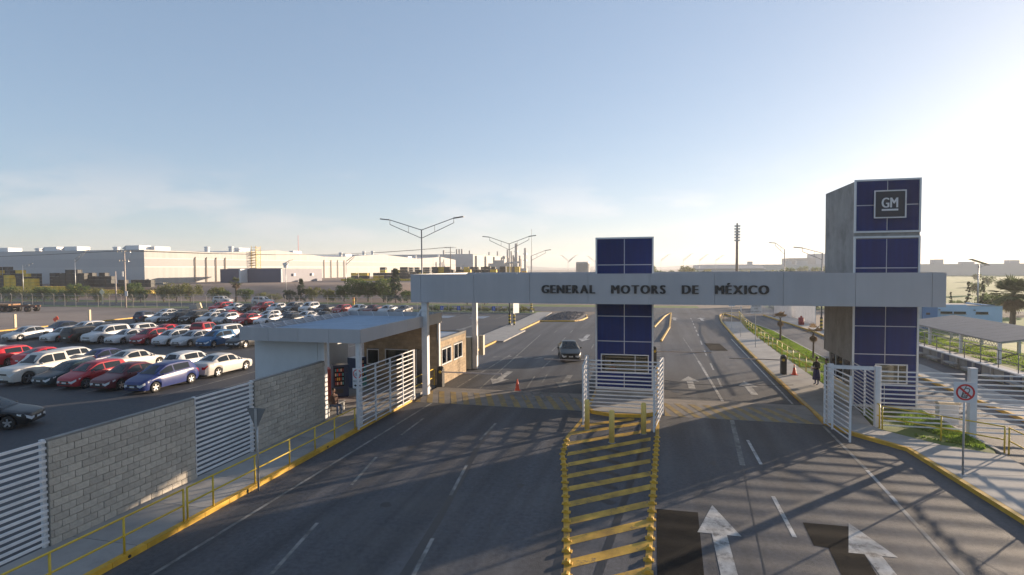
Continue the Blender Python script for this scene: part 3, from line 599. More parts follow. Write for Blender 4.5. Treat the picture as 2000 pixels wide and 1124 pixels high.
leaf('white slatted gate leaf folded back right of the gate tower', (.45, 29.35), (.03, 25.8), .2, 2.9, 13, (0, .45, 1))
leaf('white slatted gate leaf open across the kerb near the sign tower', (7.72, 28.95), (7.93, 26.1), .2, 2.85, 13, (0, .33, 1))
leaf('white slatted gate leaf turned inward beside the sign tower booth', (9.9, 29.15), (10.05, 33.0), .25, 2.45, 13, (.03, .42, .97))
def fence_x(label, xa, xb, y, z0, z1, n, posts, pw=.1, ph=.1):
    t_ = thing('slatted_fence', label, 'fence')
    for i in range(n):
        z = z0 + (z1 - z0) * i / (n - 1); part('slat', MB().box(xa, xb, y - .02, y + .02, z - .028, z + .028), whitem, t_)
    for x in posts: part('post', MB().box(x - pw, x + pw, y + .022, y + .022 + 2 * pw, 0.0, z1 + .22), whitem, t_)
    return t_
fence_x('white slatted fence across the island before the gate tower window', -3.3, .42, 29.42, .28, 2.64, 13, (-3.36, .42))
fence_x('white slatted fence in front of the sign tower, ending at a tall post', 9.98, 13.2, 28.75, .25, 2.68, 13, ())
fence_x('white slatted fence over the second road beyond the tall post', 13.45, 24.0, 28.4, .25, 2.72, 13, ())
tp = thing('gate_post', 'tall white square post between the two slatted fences by the second road', 'post', (13.26, 28.25, 0)); part('post_shaft', MB().box(-.13, .13, -.13, .13, 0, 3.02), whitem, tp); part('post_cap', MB().box(-.14, .14, -.14, .14, 3.021, 3.05), whitem, tp)
pf = thing('gate_portal', 'white steel portal frame over the footway beside the sign tower', 'gate frame')
part('post', MB().box(7.86, 8.1, 28.95, 29.15, .1, 2.92), whitem, pf); part('post', MB().box(9.76, 10.0, 28.8, 29.0, .1, 2.9), whitem, pf); part('lintel', MB().bar((8.1, 29.05, 2.78), (9.76, 28.9, 2.78), .12, .16), whitem, pf)
# triangular sign seen from behind
ts = thing('road_sign', 'back of a grey triangular road sign on a pole by the kerb', 'road sign', (-12.87, 16.25, 0))
part('pole', MB().tube((0, 0, 0), (0, 0, 2.8), .035), galv, ts, True)
part('plate', MB().add([(-.36, -.05, 2.82), (.36, -.05, 2.82), (0, -.05, 2.08), (-.36, -.04, 2.82), (.36, -.04, 2.82), (0, -.04, 2.08)], [(0, 2, 1), (3, 4, 5), (0, 1, 4, 3), (1, 2, 5, 4), (2, 0, 3, 5)]), mat('sign_back', (.17, .175, .18), .5, .3), ts); part('stiffener', MB().box(-.05, .05, -.075, -.051, 2.1, 2.8), galv, ts)
# no-phone sign
ps = thing('prohibition_sign', 'white sign with a crossed out mobile phone on a steel pole', 'sign', (10.45, 22.75, .15))
part('pole', MB().tube((0, 0, 0), (0, 0, 3.2), .032), galv, ps, True); part('base_plate', MB().box(-.1, .1, -.1, .1, 0, .015), galv, ps)
pl = part('plate', MB().box(-.345, .345, -.06, -.045, 2.56, 3.26), whitem, ps)
def ring(r0, r1, y, cx, cz, n=40):
    mb = MB(); vs_ = [(cx + r * math.cos(2 * math.pi * i / n), y, cz + r * math.sin(2 * math.pi * i / n)) for i in range(n) for r in (r0, r1)]
    return mb.add(vs_, [(2 * i, 2 * i + 1, (2 * i + 3) % (2 * n), (2 * i + 2) % (2 * n)) for i in range(n)])
def flat(poly, y): return MB().add([(x, y, z) for x, z in poly], [tuple(range(len(poly)))])
def seg(a, b, w_, y):
    a, b = Vector(a), Vector(b); d = (b - a).normalized(); n = Vector((-d.y, d.x)) * w_ / 2; return flat([(a - n)[:], (b - n)[:], (b + n)[:], (a + n)[:]], y)
part('red_ring', ring(.225, .285, -.064, 0, 2.91), redp, pl); part('red_bar', seg((-.185, 3.08), (.185, 2.74), .065, -.067), redp, pl)
ph = [(-.13, 2.76), (.02, 2.72), (.125, 3.0), (.09, 3.05), (-.02, 3.07)]
mbp = MB()
for a, b in ((( -.12, 2.74), (-.055, 2.98)), ((.03, 2.715), (.13, 3.0)), ((-.055, 2.98), (.0, 3.06)), ((.0, 3.06), (.12, 3.03)), ((.13, 3.0), (.11, 3.04)), ((-.12, 2.74), (.03, 2.712)), ((.0, 3.06), (.02, 3.13))): mbp.add(*(lambda q: (q.v, q.f))(seg(a, b, .026, -.0655)))
for i in range(4):
    for j in range(3): x, z = -.085 + j * .045 + i * .016, 2.775 + i * .047 - j * .009; mbp.add(*(lambda q: (q.v, q.f))(flat([(x - .017, z - .013), (x + .017, z - .018), (x + .022, z + .012), (x - .012, z + .017)], -.0655)))
part('phone_drawing', mbp, blackp, pl)

# yellow bollards
gb = 'yellow bollards before the gate island'
for x, y in ((-2.95, 25.95), (-1.71, 24.23), (-.42, 25.85)):
    t_ = thing('bollard', 'pale yellow steel bollard on the striped island before the gate tower', 'bollard', (x, y, 0), group=gb)
    part('shaft', MB().lathe([(.001, 0), (.115, 0), (.115, 1.34), (.10, 1.37), (.06, 1.395), (.001, 1.405)], n=20), bolly, t_, True); part('base_ring', MB().lathe([(.001, .012), (.16, .012), (.16, 0)], n=16), conc, t_)
# yellow road studs
stud = MB(); prof = [(-.135, 0), (-.13, .028), (-.075, .034), (-.055, .085), (0, .10), (.055, .085), (.075, .034), (.13, .028), (.135, 0)]
stud.add([(x, y, z) for x, z in prof for y in (-.075, .075)], [(2 * i, 2 * i + 2, 2 * i + 3, 2 * i + 1) for i in range(8)] + [tuple(range(0, 18, 2))[::-1], tuple(range(1, 18, 2))])
stud = stud.mesh('road_stud')
def along(ln, s0, step, label, group):
    acc = 0; nxt = s0
    for a, b in zip(ln, ln[1:]):
        a_, b_ = Vector(a), Vector(b); d = (b_ - a_).length
        while nxt <= acc + d:
            p = a_ + (b_ - a_) * ((nxt - acc) / d); o = lnk('road_stud', stud, kerb_y, None, (p.x, p.y, .005)); tag(o, label, 'road stud', group); nxt += step
        acc += d
along(LE[:6], .1, .6, 'yellow domed road stud on the island border beside the exit lanes', 'road studs along the exit side')
along(RE[:5], .1, .6, 'yellow domed road stud on the island border beside the entry lanes', 'road studs along the entry side')
# cones
def cone(loc, label):
    t_ = thing('traffic_cone', label, 'traffic cone', loc); part('cone_body', MB().lathe([(.145, .03), (.03, .7), (.001, .71)], n=18), orange, t_, True); part('cone_base', MB().box(-.19, .19, -.19, .19, 0, .03), orange, t_); return t_
cone((-8.0, 33.3, .0), 'orange traffic cone on the road behind the speed hump')
c = cone((9.2, 41.5, .15), 'orange traffic cone with pale collar on the pavement by the barrier'); part('collar', MB().lathe([(.075, .49), (.055, .59)], n=18), whitem, c, True)
# barriers
def barrier(label, loc, d, ln, m_arm=None, h=1.2):
    t_ = thing('barrier', label, 'barrier', loc); part('cabinet', MB().box(-.17, .17, -.2, .2, 0, h - .1), dark, t_); part('cabinet_cap', MB().lathe([(.19, h - .1), (.19, h + .02), (.1, h + .1), (.001, h + .12)], n=14), dark, t_)
    part('arm', MB().bar((d * .1, -.22, h - .22), (d * ln, -.22, h - .2), .05, .07), m_arm or mat('barrier_arm', (.45, .40, .40), .5), t_); part('hub', MB().tube((d * .05, -.28, h - .22), (d * .05, -.18, h - .22), .09), yel, t_)
barrier('dark boom barrier at the guard house corner', (-12.93, 33.3, .02), 1, 4.0); barrier('dark boom barrier on the pavement beside the orange cone', (8.54, 41.6, .15), -1, 3.5)
barrier('dark boom barrier on the entry side of the gate tower', (.05, 41.9, .15), 1, 3.9, h=1.5); barrier('dark boom barrier on the exit side of the gate tower', (-3.0, 38.6, .15), -1, 4.3)
cb = thing('road_chain', 'thin dark chain hung low across the entry lanes', 'chain'); part('cable', MB().path([(.45, 35.4, .6), (2.4, 35.5, .42), (4.6, 35.6, .38), (7.9, 35.8, .55)], .014, 6), dark, cb)

# ================================================================== GUARD HALL
gh = thing('guard_hall', 'open guard hall with flat blue roof and grey fascia beside the gate', 'building')
gx0, gx1, gy0, gy1, gz0, gz1 = -19.45, -13.0, 23.43, 33.7, 4.03, 4.67
for i in range(4):
    a, b = gx0 + i * (gx1 - gx0) / 4, gx0 + (i + 1) * (gx1 - gx0) / 4; part('fascia_panel', MB().box(a + .006, b - .006, gy0, gy0 + .05, gz0, gz1), alu, gh)
for i in range(4):
    a, b = gy0 + .052 + i * (gy1 - gy0 - .06) / 4, gy0 + .052 + (i + 1) * (gy1 - gy0 - .06) / 4; part('fascia_panel', MB().box(gx1 - .05, gx1, a + .006, b - .006, gz0, gz1), alu, gh); part('fascia_panel', MB().box(gx0, gx0 + .05, a + .006, b - .006, gz0, gz1), alu, gh)
part('fascia_panel', MB().box(gx0, gx1, gy1 - .002, gy1 + .05, gz0, gz1), alu, gh)
part('roof_deck', MB().box(gx0 + .06, gx1 - .06, gy0 + .06, gy1 - .01, 4.30, 4.38), mat('blue_roof', (.40, .47, .56), .5, var=.1, scale=.9), gh)
for k in range(24): part('roof_rib', MB().box(gx0 + .3, gx1 - .3, gy0 + .3 + k * .42, gy0 + .35 + k * .42, 4.381, 4.41), mat('blue_roof', (0, 0, 0)), gh)
part('soffit', MB().box(gx0 + .06, gx1 - .06, gy0 + .06, gy1 - .01, 4.04, 4.08), mat('soffit_sheet', (.33, .32, .31)), gh)
for k in range(11):     # braced back of the far fascia
    ya = gy0 + .5 + k * .92; part('brace', MB().bar((gx0 + .06, ya, 4.66), (gx0 + .38, ya, 4.39), .03), whitem, gh); part('brace', MB().bar((gx0 + .055, ya + .03, 4.64), (gx0 + .055, ya + .85, 4.42), .03), whitem, gh)
for k in range(6):
    xa = gx0 + .6 + k * 1.05; part('brace', MB().bar((xa, gy1 - .03, 4.66), (xa + .3, gy1 - .35, 4.39), .03), whitem, gh)
part('roof_strut', MB().bar((-13.6, 30.9, 4.4), (-13.12, 30.9, 5.1), .08), whitem, gh)
part('front_wall', MB().box(-19.3, -15.68, 24.5, 24.65, .1, 4.035), wall_w, gh); part('wall_joint', MB().box(-16.0, -15.9, 24.47, 24.499, .15, 4.03), wall_w, gh)
part('wall_end', MB().box(-15.66, -15.5, 24.45, 24.7, .1, 4.036), whitem, gh); part('left_wall', MB().box(-19.45, -19.3, 24.5, 27.6, .1, 4.035), wall_w, gh); part('left_wall', MB().box(-19.45, -19.3, 31.0, 33.2, .1, 4.035), wall_w, gh)
part('column', MB().box(-13.34, -13.14, 23.6, 23.82, .15, 4.035), whitem, gh); part('column', MB().box(-13.24, -13.02, 33.3, 33.5, .15, 4.035), whitem, gh)
# rear tan block wall with windows, and the guard house proper
ghs = thing('guard_house', 'low tan block guard house with framed windows behind the hall', 'building')
def blocks_rect(parent, axis, fixed, a0, a1, z0, z1, holes, m, outn, sgn):
    core = MB(); cuts = sorted({a0, a1} | {h[0] for h in holes} | {h[1] for h in holes}); zc = sorted({z0, z1} | {h[2] for h in holes} | {h[3] for h in holes})
    for p, q in zip(cuts, cuts[1:]):
        for r_, s_ in zip(zc, zc[1:]):
            if any(h[0] <= p and q <= h[1] and h[2] <= r_ and s_ <= h[3] for h in holes): continue
            if axis == 'x': core.box(p, q, fixed, fixed + .16, r_, s_)
            else: core.box(fixed - .16, fixed, p, q, r_, s_)
    part('wall', core, mortar, parent)
    allb = MB(); n = int((z1 - z0) / .2)
    for c in range(n):
        s_ = a0 - (.2 if c % 2 else 0); za, zb = z0 + c * .2 + .006, z0 + c * .2 + .194
        while s_ < a1:
            a, b = max(a0, s_) + .006, min(a1, s_ + .4) - .006; s_ += .4
            segs = [(a, b)]
            for h in holes:
                if h[2] < zb and za < h[3]:
                    ns = []
                    for (p, q) in segs:
                        if h[0] > p: ns.append((p, min(q, h[0])))
                        if h[1] < q: ns.append((max(p, h[1]), q))
                    segs = [g_ for g_ in ns if g_[1] - g_[0] > .03]
            for p, q in segs:
                if q - p < .03: continue
                o = MB().box(p, q, fixed - .02, fixed - .001, za, zb) if axis == 'x' else MB().box(fixed + .001, fixed + .02, p, q, za, zb)
                part('block', o, m, parent)
blocks_rect(ghs, 'x', 33.2, -18.0, -13.14, .15, 4.0, [(-17.95, -17.1, 1.31, 2.28), (-16.67, -15.05, 1.31, 2.32), (-14.55, -13.75, .15, 2.35)], brownb, None, -1)
blocks_rect(ghs, 'y', -13.1, 33.22, 38.6, .0, 2.95, [(33.85, 35.6, 1.3, 2.3), (36.1, 37.85, 1.27, 2.3)], brownb, None, 1)
def win_x(parent, xa, xb, za, zb, y):
    for a, b, c_, d_ in ((xa, xb, zb - .05, zb), (xa, xb, za, za + .05), (xa, xa + .05, za + .051, zb - .051), (xb - .05, xb, za + .051, zb - .051)): part('window_frame', MB().box(a, b, y - .03, y + .06, c_, d_), whitem, parent)
    part('window_pane', MB().box(xa + .05, xb - .05, y + .01, y + .02, za + .05, zb - .05), winm, parent)
def win_y(parent, ya, yb, za, zb, x):
    for a, b, c_, d_ in ((ya, yb, zb - .05, zb), (ya - .04, yb + .04, za - .04, za + .03), (ya, ya + .05, za + .031, zb - .051), (yb - .05, yb, za + .031, zb - .051), ((ya + yb) / 2 - .025, (ya + yb) / 2 + .025, za + .031, zb - .051)): part('window_frame', MB().box(x - .06, x + .05, a, b, c_, d_), whitem, parent)
    part('window_pane', MB().box(x - .02, x - .01, ya + .05, yb - .05, za + .03, zb - .05), winm, parent)
win_x(ghs, -17.95, -17.1, 1.31, 2.28, 33.2); win_x(ghs, -16.67, -15.05, 1.31, 2.32, 33.2); win_y(ghs, 33.85, 35.6, 1.3, 2.3, -13.1); win_y(ghs, 36.1, 37.85, 1.27, 2.3, -13.1)
part('door', MB().box(-14.5, -13.8, 33.22, 33.27, .15, 2.3), mat('door_glass_dark', (.05, .055, .06), .2), ghs); part('door_frame', MB().box(-14.55, -14.5, 33.17, 33.3, .15, 2.35), whitem, ghs); part('door_frame', MB().box(-13.8, -13.75, 33.17, 33.3, .15, 2.35), whitem, ghs)
part('roof', MB().box(-17.9, -13.27, 33.37, 38.5, 2.8, 2.9), roofm, ghs); part('back_wall', MB().box(-18.0, -13.1, 38.601, 38.75, 0, 2.95), brownb, ghs); part('side_wall', MB().box(-18.15, -18.0, 33.2, 38.75, 0, 2.95), brownb, ghs); part('floor', MB().box(-17.9, -13.3, 33.4, 38.5, .0, .1), conc, ghs); part('inner_wall', MB().box(-17.8, -13.4, 36.0, 36.08, .101, 2.79), interior, ghs)
part('parapet_cap', MB().box(-13.27, -13.05, 33.38, 38.74, 2.951, 2.985), concd, ghs)
# vending machines, seat and sitter
def vend(label, x, y, m, m2, wd=.85, h=1.85, face=0):
    t_ = thing('vending_machine', label, 'vending machine', (x, y, .15), face)
    part('cabinet', MB().box(-wd / 2, wd / 2, -.35, .4, .05, h), m, t_); part('display_window', MB().box(-wd / 2 + .06, wd / 2 - .25, -.365, -.351, .65, h - .12), carglass, t_); part('delivery_flap', MB().box(-wd / 2 + .1, wd / 2 - .3, -.37, -.351, .25, .5), dark, t_)
    part('front_panel', MB().box(-wd / 2 + .01, wd / 2 - .01, -.36, -.3505, .06, .62), m2, t_); part('coin_panel', MB().box(wd / 2 - .2, wd / 2 - .05, -.375, -.352, .8, 1.4), m2, t_)
    for k in range(4): part('foot', MB().box((-1 if k % 2 else 1) * wd * .4 - .03, (-1 if k % 2 else 1) * wd * .4 + .03, -.3 if k < 2 else .3, -.24 if k < 2 else .36, 0, .05), dark, t_)
    r_ = random.Random(int(x * 10))
    for i in range(4):
        for j in range(5): part('product', MB().box(-wd / 2 + .1 + j * .1, -wd / 2 + .17 + j * .1, -.372, -.366, .74 + i * .25, .9 + i * .25), r_.choice([vred, yel, vteal, cream, orange]), t_)
    return t_
vend('blue vending machine with teal lower panel at the back of the hall', -17.75, 31.6, vblue, vteal, face=R(75)); vend('dark blue vending machine nearest the white hall wall', -17.4, 29.0, vblue, vblue, face=R(40)); vend('red vending machine tucked behind the white hall wall', -17.6, 27.5, vred, vred, face=R(40))
bn = thing('bench', 'plain metal bench inside the hall at the block wall end', 'bench', (-15.75, 25.6, .15)); part('seat', MB().box(-.2, .2, -.8, .8, .42, .46), galv, bn)
for y in (-.7, .7): part('leg', MB().box(-.18, .18, y - .03, y + .03, 0, .419), galv, bn)
bs = thing('bicycle_sign', 'small white no cycling sign with arrow hung on the hall column', 'sign', (-13.17, 23.5, 0))
bp = part('plate', MB().box(-.27, .2, -.02, 0, 1.94, 2.88), whitem, bs)
part('red_ring', ring(.17, .21, -.024, -.035, 2.62), redp, bp)
mbb = MB()
for cx in (-.11, .04): mbb.add(*(lambda q: (q.v, q.f))(ring(.05, .065, -.0235, cx, 2.58, 16)))
for a, b in (((-.11, 2.58), (-.06, 2.68)), ((-.06, 2.68), (.02, 2.68)), ((.02, 2.68), (.04, 2.58)), ((-.06, 2.68), (-.02, 2.58)), ((-.02, 2.58), (.02, 2.68)), ((-.11, 2.58), (-.02, 2.58))): mbb.add(*(lambda q: (q.v, q.f))(seg(a, b, .014, -.0235)))
part('bicycle_drawing', mbb, blackp, bp)
word('BICICLETAS', -.23, .16, -.022, 2.24, .085, blackp, bp, .001, 0, 'lettering', each=False)
part('arrow_drawing', MB().add(*(lambda q: (q.v, q.f))(seg((.15, 2.08), (-.12, 2.08), .035, -.0235))), blackp, bp); part('arrow_head', flat([(-.22, 2.08), (-.11, 2.14), (-.11, 2.02)], -.0235), blackp, bp)

# ================================================================== PEOPLE
def skinmesh(joints, edges, root=0, sub=2):
    me = bpy.data.meshes.new('s'); me.from_pydata([j[:3] for j in joints], edges, []); o = bpy.data.objects.new('s', me); C.objects.link(o)
    o.modifiers.new('k', 'SKIN'); md = o.modifiers.new('u', 'SUBSURF'); md.levels = sub
    for i, j in enumerate(joints):
        sv = me.skin_vertices[0].data[i]; r = j[3]; sv.radius = (r if not isinstance(r, tuple) else r[0], r if not isinstance(r, tuple) else r[1]); sv.use_root = (i == root)
    dg = bpy.context.evaluated_depsgraph_get(); m2 = bpy.data.meshes.new_from_object(o.evaluated_get(dg)); bpy.data.objects.remove(o)
    m2.polygons.foreach_set('use_smooth', [True] * len(m2.polygons)); m2.materials.clear(); return m2
def ellipsoid(c, r, n=14, k=10):
    mb = MB(); vs_ = []
    for j in range(k + 1):
        th = math.pi * j / k
        for i in range(n): a = 2 * math.pi * i / n; vs_.append((c[0] + r[0] * math.sin(th) * math.cos(a), c[1] + r[1] * math.sin(th) * math.sin(a), c[2] + r[2] * math.cos(th)))
    return mb.add(vs_, [(j * n + i, (j + 1) * n + i, (j + 1) * n + (i + 1) % n, j * n + (i + 1) % n) for j in range(k) for i in range(n)])
def person(label, loc, rz, top_m, bot_m, h=1.68, sit=False, arms='down', skirted=False, cat='person'):
    s = h / 1.7; t_ = thing('person', label, cat, loc, rz)
    hip = .92 if not sit else .50
    J = [(0, 0, hip, (.15, .11)), (0, 0, hip + .25, (.14, .10)), (0, 0, hip + .46, (.17, .11)), (0, .01, hip + .56, .055), (0, -.01, hip + .64, .05), (0, -.015, hip + .74, (.072, .09)), (0, -.015, hip + .82, .06)]
    E_ = [(0, 1), (1, 2), (2, 3), (3, 4), (4, 5), (5, 6)]
    for sgn in (-1, 1):
        b = len(J)
        if not sit: J += [(sgn * .09, 0, .86, .085), (sgn * .1, -.01, .48, .06), (sgn * .1, .03, .09, .042), (sgn * .11, -.13, .035, .035)]
        else: J += [(sgn * .1, -.05, .50, .085), (sgn * .12, -.44, .50, .065), (sgn * .12, -.42, .09, .045), (sgn * .12, -.57, .035, .035)]
        E_ += [(0, b), (b, b + 1), (b + 1, b + 2), (b + 2, b + 3)]
        b = len(J); z = hip + .47
        if arms == 'down' : J += [(sgn * .19, 0, z, .06), (sgn * .24, .02, z - .29, .045), (sgn * .23, -.05, z - .54, .033), (sgn * .225, -.07, z - .63, .03)]
        else: J += [(sgn * .19, 0, z, .06), (sgn * .25, -.02, z - .28, .045), (sgn * .12, -.25, z - .30, .033), (sgn * .05, -.29, z - .29, .03)]
        E_ += [(2, b), (b, b + 1), (b + 1, b + 2), (b + 2, b + 3)]
        for fi in range(5):                       # fingers rooted in the palm
            hp = J[b + 3]; n0 = len(J); sp = (fi - 2) * .016
            if fi == 0: J += [(hp[0] - sgn * .02, hp[1] - .02, hp[2] - .01, .009), (hp[0] - sgn * .035, hp[1] - .045, hp[2] - .03, .008)]
            else: J += [(hp[0] + sp * .4, hp[1] - .01 + sp, hp[2] - .045, .0095), (hp[0] + sp * .4, hp[1] - .03 + sp, hp[2] - .085 + abs(fi - 2) * .006, .008)]
            E_ += [(b + 3, n0), (n0, n0 + 1)]
    J = [(x * s, y * s, z * s, (r[0] * s, r[1] * s) if isinstance(r, tuple) else r * s) for x, y, z, r in J]
    me = skinmesh(J, E_)
    for m_ in (skin, top_m, bot_m, trim): me.materials.append(m_)
    for p in me.polygons:
        c = p.center / s; far = abs(c.x) > .17 and c.z < hip + .5 and not (sit and c.z < .4)
        if c.z > hip + .57: p.material_index = 0
        elif arms == 'down' and abs(c.x) > .18 and c.z < hip - .10: p.material_index = 0
        elif arms != 'down' and c.y < -.22 and c.z > hip + .05: p.material_index = 0
        elif c.z < .075: p.material_index = 3
        elif c.z > hip + (.02 if not sit else .06): p.material_index = 1
        else: p.material_index = 2
    body = lnk('body', me, None, t_)
    z = (hip + .74) * s
    hd = part('hair', ellipsoid((0, .022 * s, z + .045 * s), (.088 * s, .098 * s, .10 * s)), hairm, t_, True)
    part('nose', MB().add([(-.014, -.105, z - .02), (.014, -.105, z - .02), (0, -.128, z - .02), (0, -.1, z + .03)], [(0, 2, 3), (2, 1, 3), (0, 1, 2)]), skin, t_)
    for sg in (-1, 1): part('eye', ellipsoid((sg * .03, -.098 * s, z + .02), (.011, .006, .007), 8, 6), dark, t_); part('ear', ellipsoid((sg * .075 * s, 0, z), (.012, .022, .032), 8, 6), skin, t_)
    part('mouth', MB().box(-.022, .022, -.104 * s, -.098 * s, z - .052, z - .044), redp, t_)
    if skirted: part('skirt', MB().lathe([(.165 * s, hip * s + .06), (.20 * s, hip * s - .15), (.235 * s, .33), (.22 * s, .325)], n=20), bot_m, t_, True)
    return t_
w1 = person('standing woman in dark jacket and long navy skirt by the booth', (9.72, 38.2, .15), R(-55), jacket, skirt, 1.66, arms='fold', skirted=True)
part('bag', MB().box(-.32, -.22, -.1, .2, .85, 1.12), whitem, w1)
person('standing person in black clothes half hidden behind the white portal post', (10.02, 37.3, .15), R(-90), jacket, jacket, 1.7)
person('seated person in brown top and jeans at the block wall end', (-15.55, 25.3, .15), R(70), brownj, jeans, 1.66, sit=True)
person('guard in an orange vest seated inside the gate tower window', (-2.35, 34.0, .55), R(0), vestm, jeans, 1.65, sit=True)

# ================================================================== CARS
def lerp(tab, x):
    if x <= tab[0][0]: return tab[0][1]
    for (a, va), (b, vb) in zip(tab, tab[1:]):
        if x <= b: return va + (vb - va) * (x - a) / (b - a)
    return tab[-1][1]
SPEC = {
 'sedan': dict(L=4.5, W=1.76, wr=.315, wf=.88, wb=2.65, top=[(0, .60), (.06, .70), (.25, .755), (.7, .85), (1.12, .93), (1.9, 1.385), (2.15, 1.435), (2.6, 1.45), (3.1, 1.40), (3.82, 1.07), (4.2, 1.05), (4.42, 1.01), (4.5, .90)], belt=[(0, .56), (.12, .66), (.4, .74), (1.15, .88), (2.5, .93), (3.8, .985), (4.35, .96), (4.5, .84)], hw=[(0, .58), (.08, .70), (.25, .80), (.6, .86), (2.2, .88), (3.9, .86), (4.3, .80), (4.5, .66)], rw=.585, ws=(1.14, 1.88), rear=(3.12, 3.78), side=(1.42, 2.42, 2.50, 3.42)),
 'coupe': dict(L=4.45, W=1.75, wr=.32, wf=.9, wb=2.62, top=[(0, .58), (.06, .68), (.25, .73), (.7, .82), (1.1, .90), (1.95, 1.34), (2.2, 1.385), (2.6, 1.39), (3.0, 1.32), (3.85, 1.04), (4.25, 1.02), (4.38, .98), (4.45, .88)], belt=[(0, .55), (.12, .64), (.4, .71), (1.15, .85), (2.5, .90), (3.8, .97), (4.3, .93), (4.45, .82)], hw=[(0, .58), (.08, .70), (.25, .80), (.6, .86), (2.2, .875), (3.9, .86), (4.25, .80), (4.45, .66)], rw=.57, ws=(1.12, 1.93), rear=(3.02, 3.8), side=(1.45, 2.65, 2.72, 3.35)),
 'hatch': dict(L=3.95, W=1.70, wr=.305, wf=.78, wb=2.48, top=[(0, .62), (.06, .72), (.22, .79), (.55, .90), (.85, .98), (1.65, 1.45), (1.9, 1.50), (2.5, 1.52), (3.2, 1.49), (3.5, 1.44), (3.82, 1.02), (3.9, .92), (3.95, .84)], belt=[(0, .58), (.12, .68), (.4, .80), (.95, .92), (2.2, .97), (3.5, 1.02), (3.85, .90), (3.95, .80)], hw=[(0, .57), (.08, .68), (.22, .78), (.55, .83), (2.0, .85), (3.4, .83), (3.8, .76), (3.95, .68)], rw=.60, ws=(.88, 1.64), rear=(3.5, 3.80), side=(1.16, 2.02, 2.10, 3.2)),
 'suv': dict(L=4.6, W=1.84, wr=.36, wf=.9, wb=2.7, top=[(0, .72), (.06, .86), (.25, .95), (.8, 1.04), (1.2, 1.10), (1.85, 1.62), (2.1, 1.68), (3.0, 1.70), (3.9, 1.68), (4.2, 1.62), (4.5, 1.14), (4.56, 1.0), (4.6, .9)], belt=[(0, .66), (.12, .80), (.4, .94), (1.2, 1.04), (2.5, 1.07), (4.2, 1.11), (4.5, 1.0), (4.6, .86)], hw=[(0, .64), (.08, .76), (.25, .85), (.6, .90), (2.2, .92), (4.1, .91), (4.45, .84), (4.6, .76)], rw=.66, ws=(1.22, 1.84), rear=(4.2, 4.48), side=(1.48, 2.42, 2.5, 3.95)),
 'wagon': dict(L=4.35, W=1.74, wr=.31, wf=.85, wb=2.6, top=[(0, .60), (.06, .70), (.25, .77), (.7, .87), (1.05, .95), (1.8, 1.42), (2.05, 1.475), (2.8, 1.49), (3.5, 1.46), (3.85, 1.40), (4.22, 1.02), (4.3, .92), (4.35, .84)], belt=[(0, .57), (.12, .67), (.4, .77), (1.1, .90), (2.5, .94), (3.9, .99), (4.25, .90), (4.35, .8)], hw=[(0, .57), (.08, .70), (.25, .79), (.6, .84), (2.2, .865), (3.8, .85), (4.2, .78), (4.35, .69)], rw=.60, ws=(1.07, 1.78), rear=(3.85, 4.2), side=(1.36, 2.3, 2.38, 3.6)),
 'pickup': dict(L=5.5, W=1.94, wr=.39, wf=1.0, wb=3.55, top=[(0, .85), (.06, 1.0), (.25, 1.07), (.9, 1.13), (1.45, 1.18), (2.05, 1.74), (2.3, 1.80), (3.0, 1.82), (3.55, 1.80), (3.72, 1.30), (3.74, .80), (5.38, .80), (5.40, 1.18), (5.5, 1.12)], belt=[(0, .76), (.12, .92), (.4, 1.06), (1.45, 1.13), (3.7, 1.17), (5.4, 1.18), (5.5, 1.1)], hw=[(0, .72), (.08, .84), (.25, .91), (.6, .95), (3, .97), (5.2, .965), (5.5, .93)], rw=.70, ws=(1.47, 2.03), rear=(3.58, 3.70), side=(1.74, 2.6, 2.68, 3.42), bed=(3.74, 5.38)),
}
CM = {}
def ring_pts(s, y):
    hw, top, belt = lerp(s['hw'], y), lerp(s['top'], y), lerp(s['belt'], y)
    zb = .22 if s['L'] < 4.58 else .27
    if y < .12: zb += .05
    if y > s['L'] - .15: zb += .08
    arch = s['wr'] + .065
    for c in (s['wf'], s['wf'] + s['wb']):
        if abs(y - c) < arch: zb = max(zb, s['wr'] + math.sqrt(arch ** 2 - (y - c) ** 2))
    zb = min(zb, belt - .12)
    cab = max(0., min(1., (top - belt - .06) / .35)); bed = s.get('bed')
    pts = [(hw * .95, zb), (hw * 1.0, zb + (belt - zb) * .28), (hw * 1.005, zb + (belt - zb) * .62), (hw * .985, belt - .045), (hw * .955, belt)]
    if bed and bed[0] <= y <= bed[1]:
        pts += [(hw * .88, belt + .003), (hw * .865, .81), (0, .80)]
    else:
        e = hw * .80 * (1 - cab) + s['rw'] * cab; et = top - .012 - .045 * cab
        if cab < .01: et = belt + (top - belt) * .62
        pts += [(e, max(et, belt + .002)), (e * .72, top - .004), (0, top)]
    return pts
def stations(s):
    ys = {q[0] for k in ('top', 'belt', 'hw') for q in s[k]} | {0, s['L']}
    arch = s['wr'] + .065
    for c in (s['wf'], s['wf'] + s['wb']):
        for i in range(-6, 7): ys.add(c + arch * .999 * math.sin(i / 6 * math.pi / 2))
        ys.add(c - arch - .004); ys.add(c + arch + .004)
    for i in range(1, 12): ys.add(s['L'] * i / 12)
    ys = sorted(ys); o = [ys[0]]
    for y in ys[1:]:
        if y - o[-1] > .0035: o.append(y)
    return o
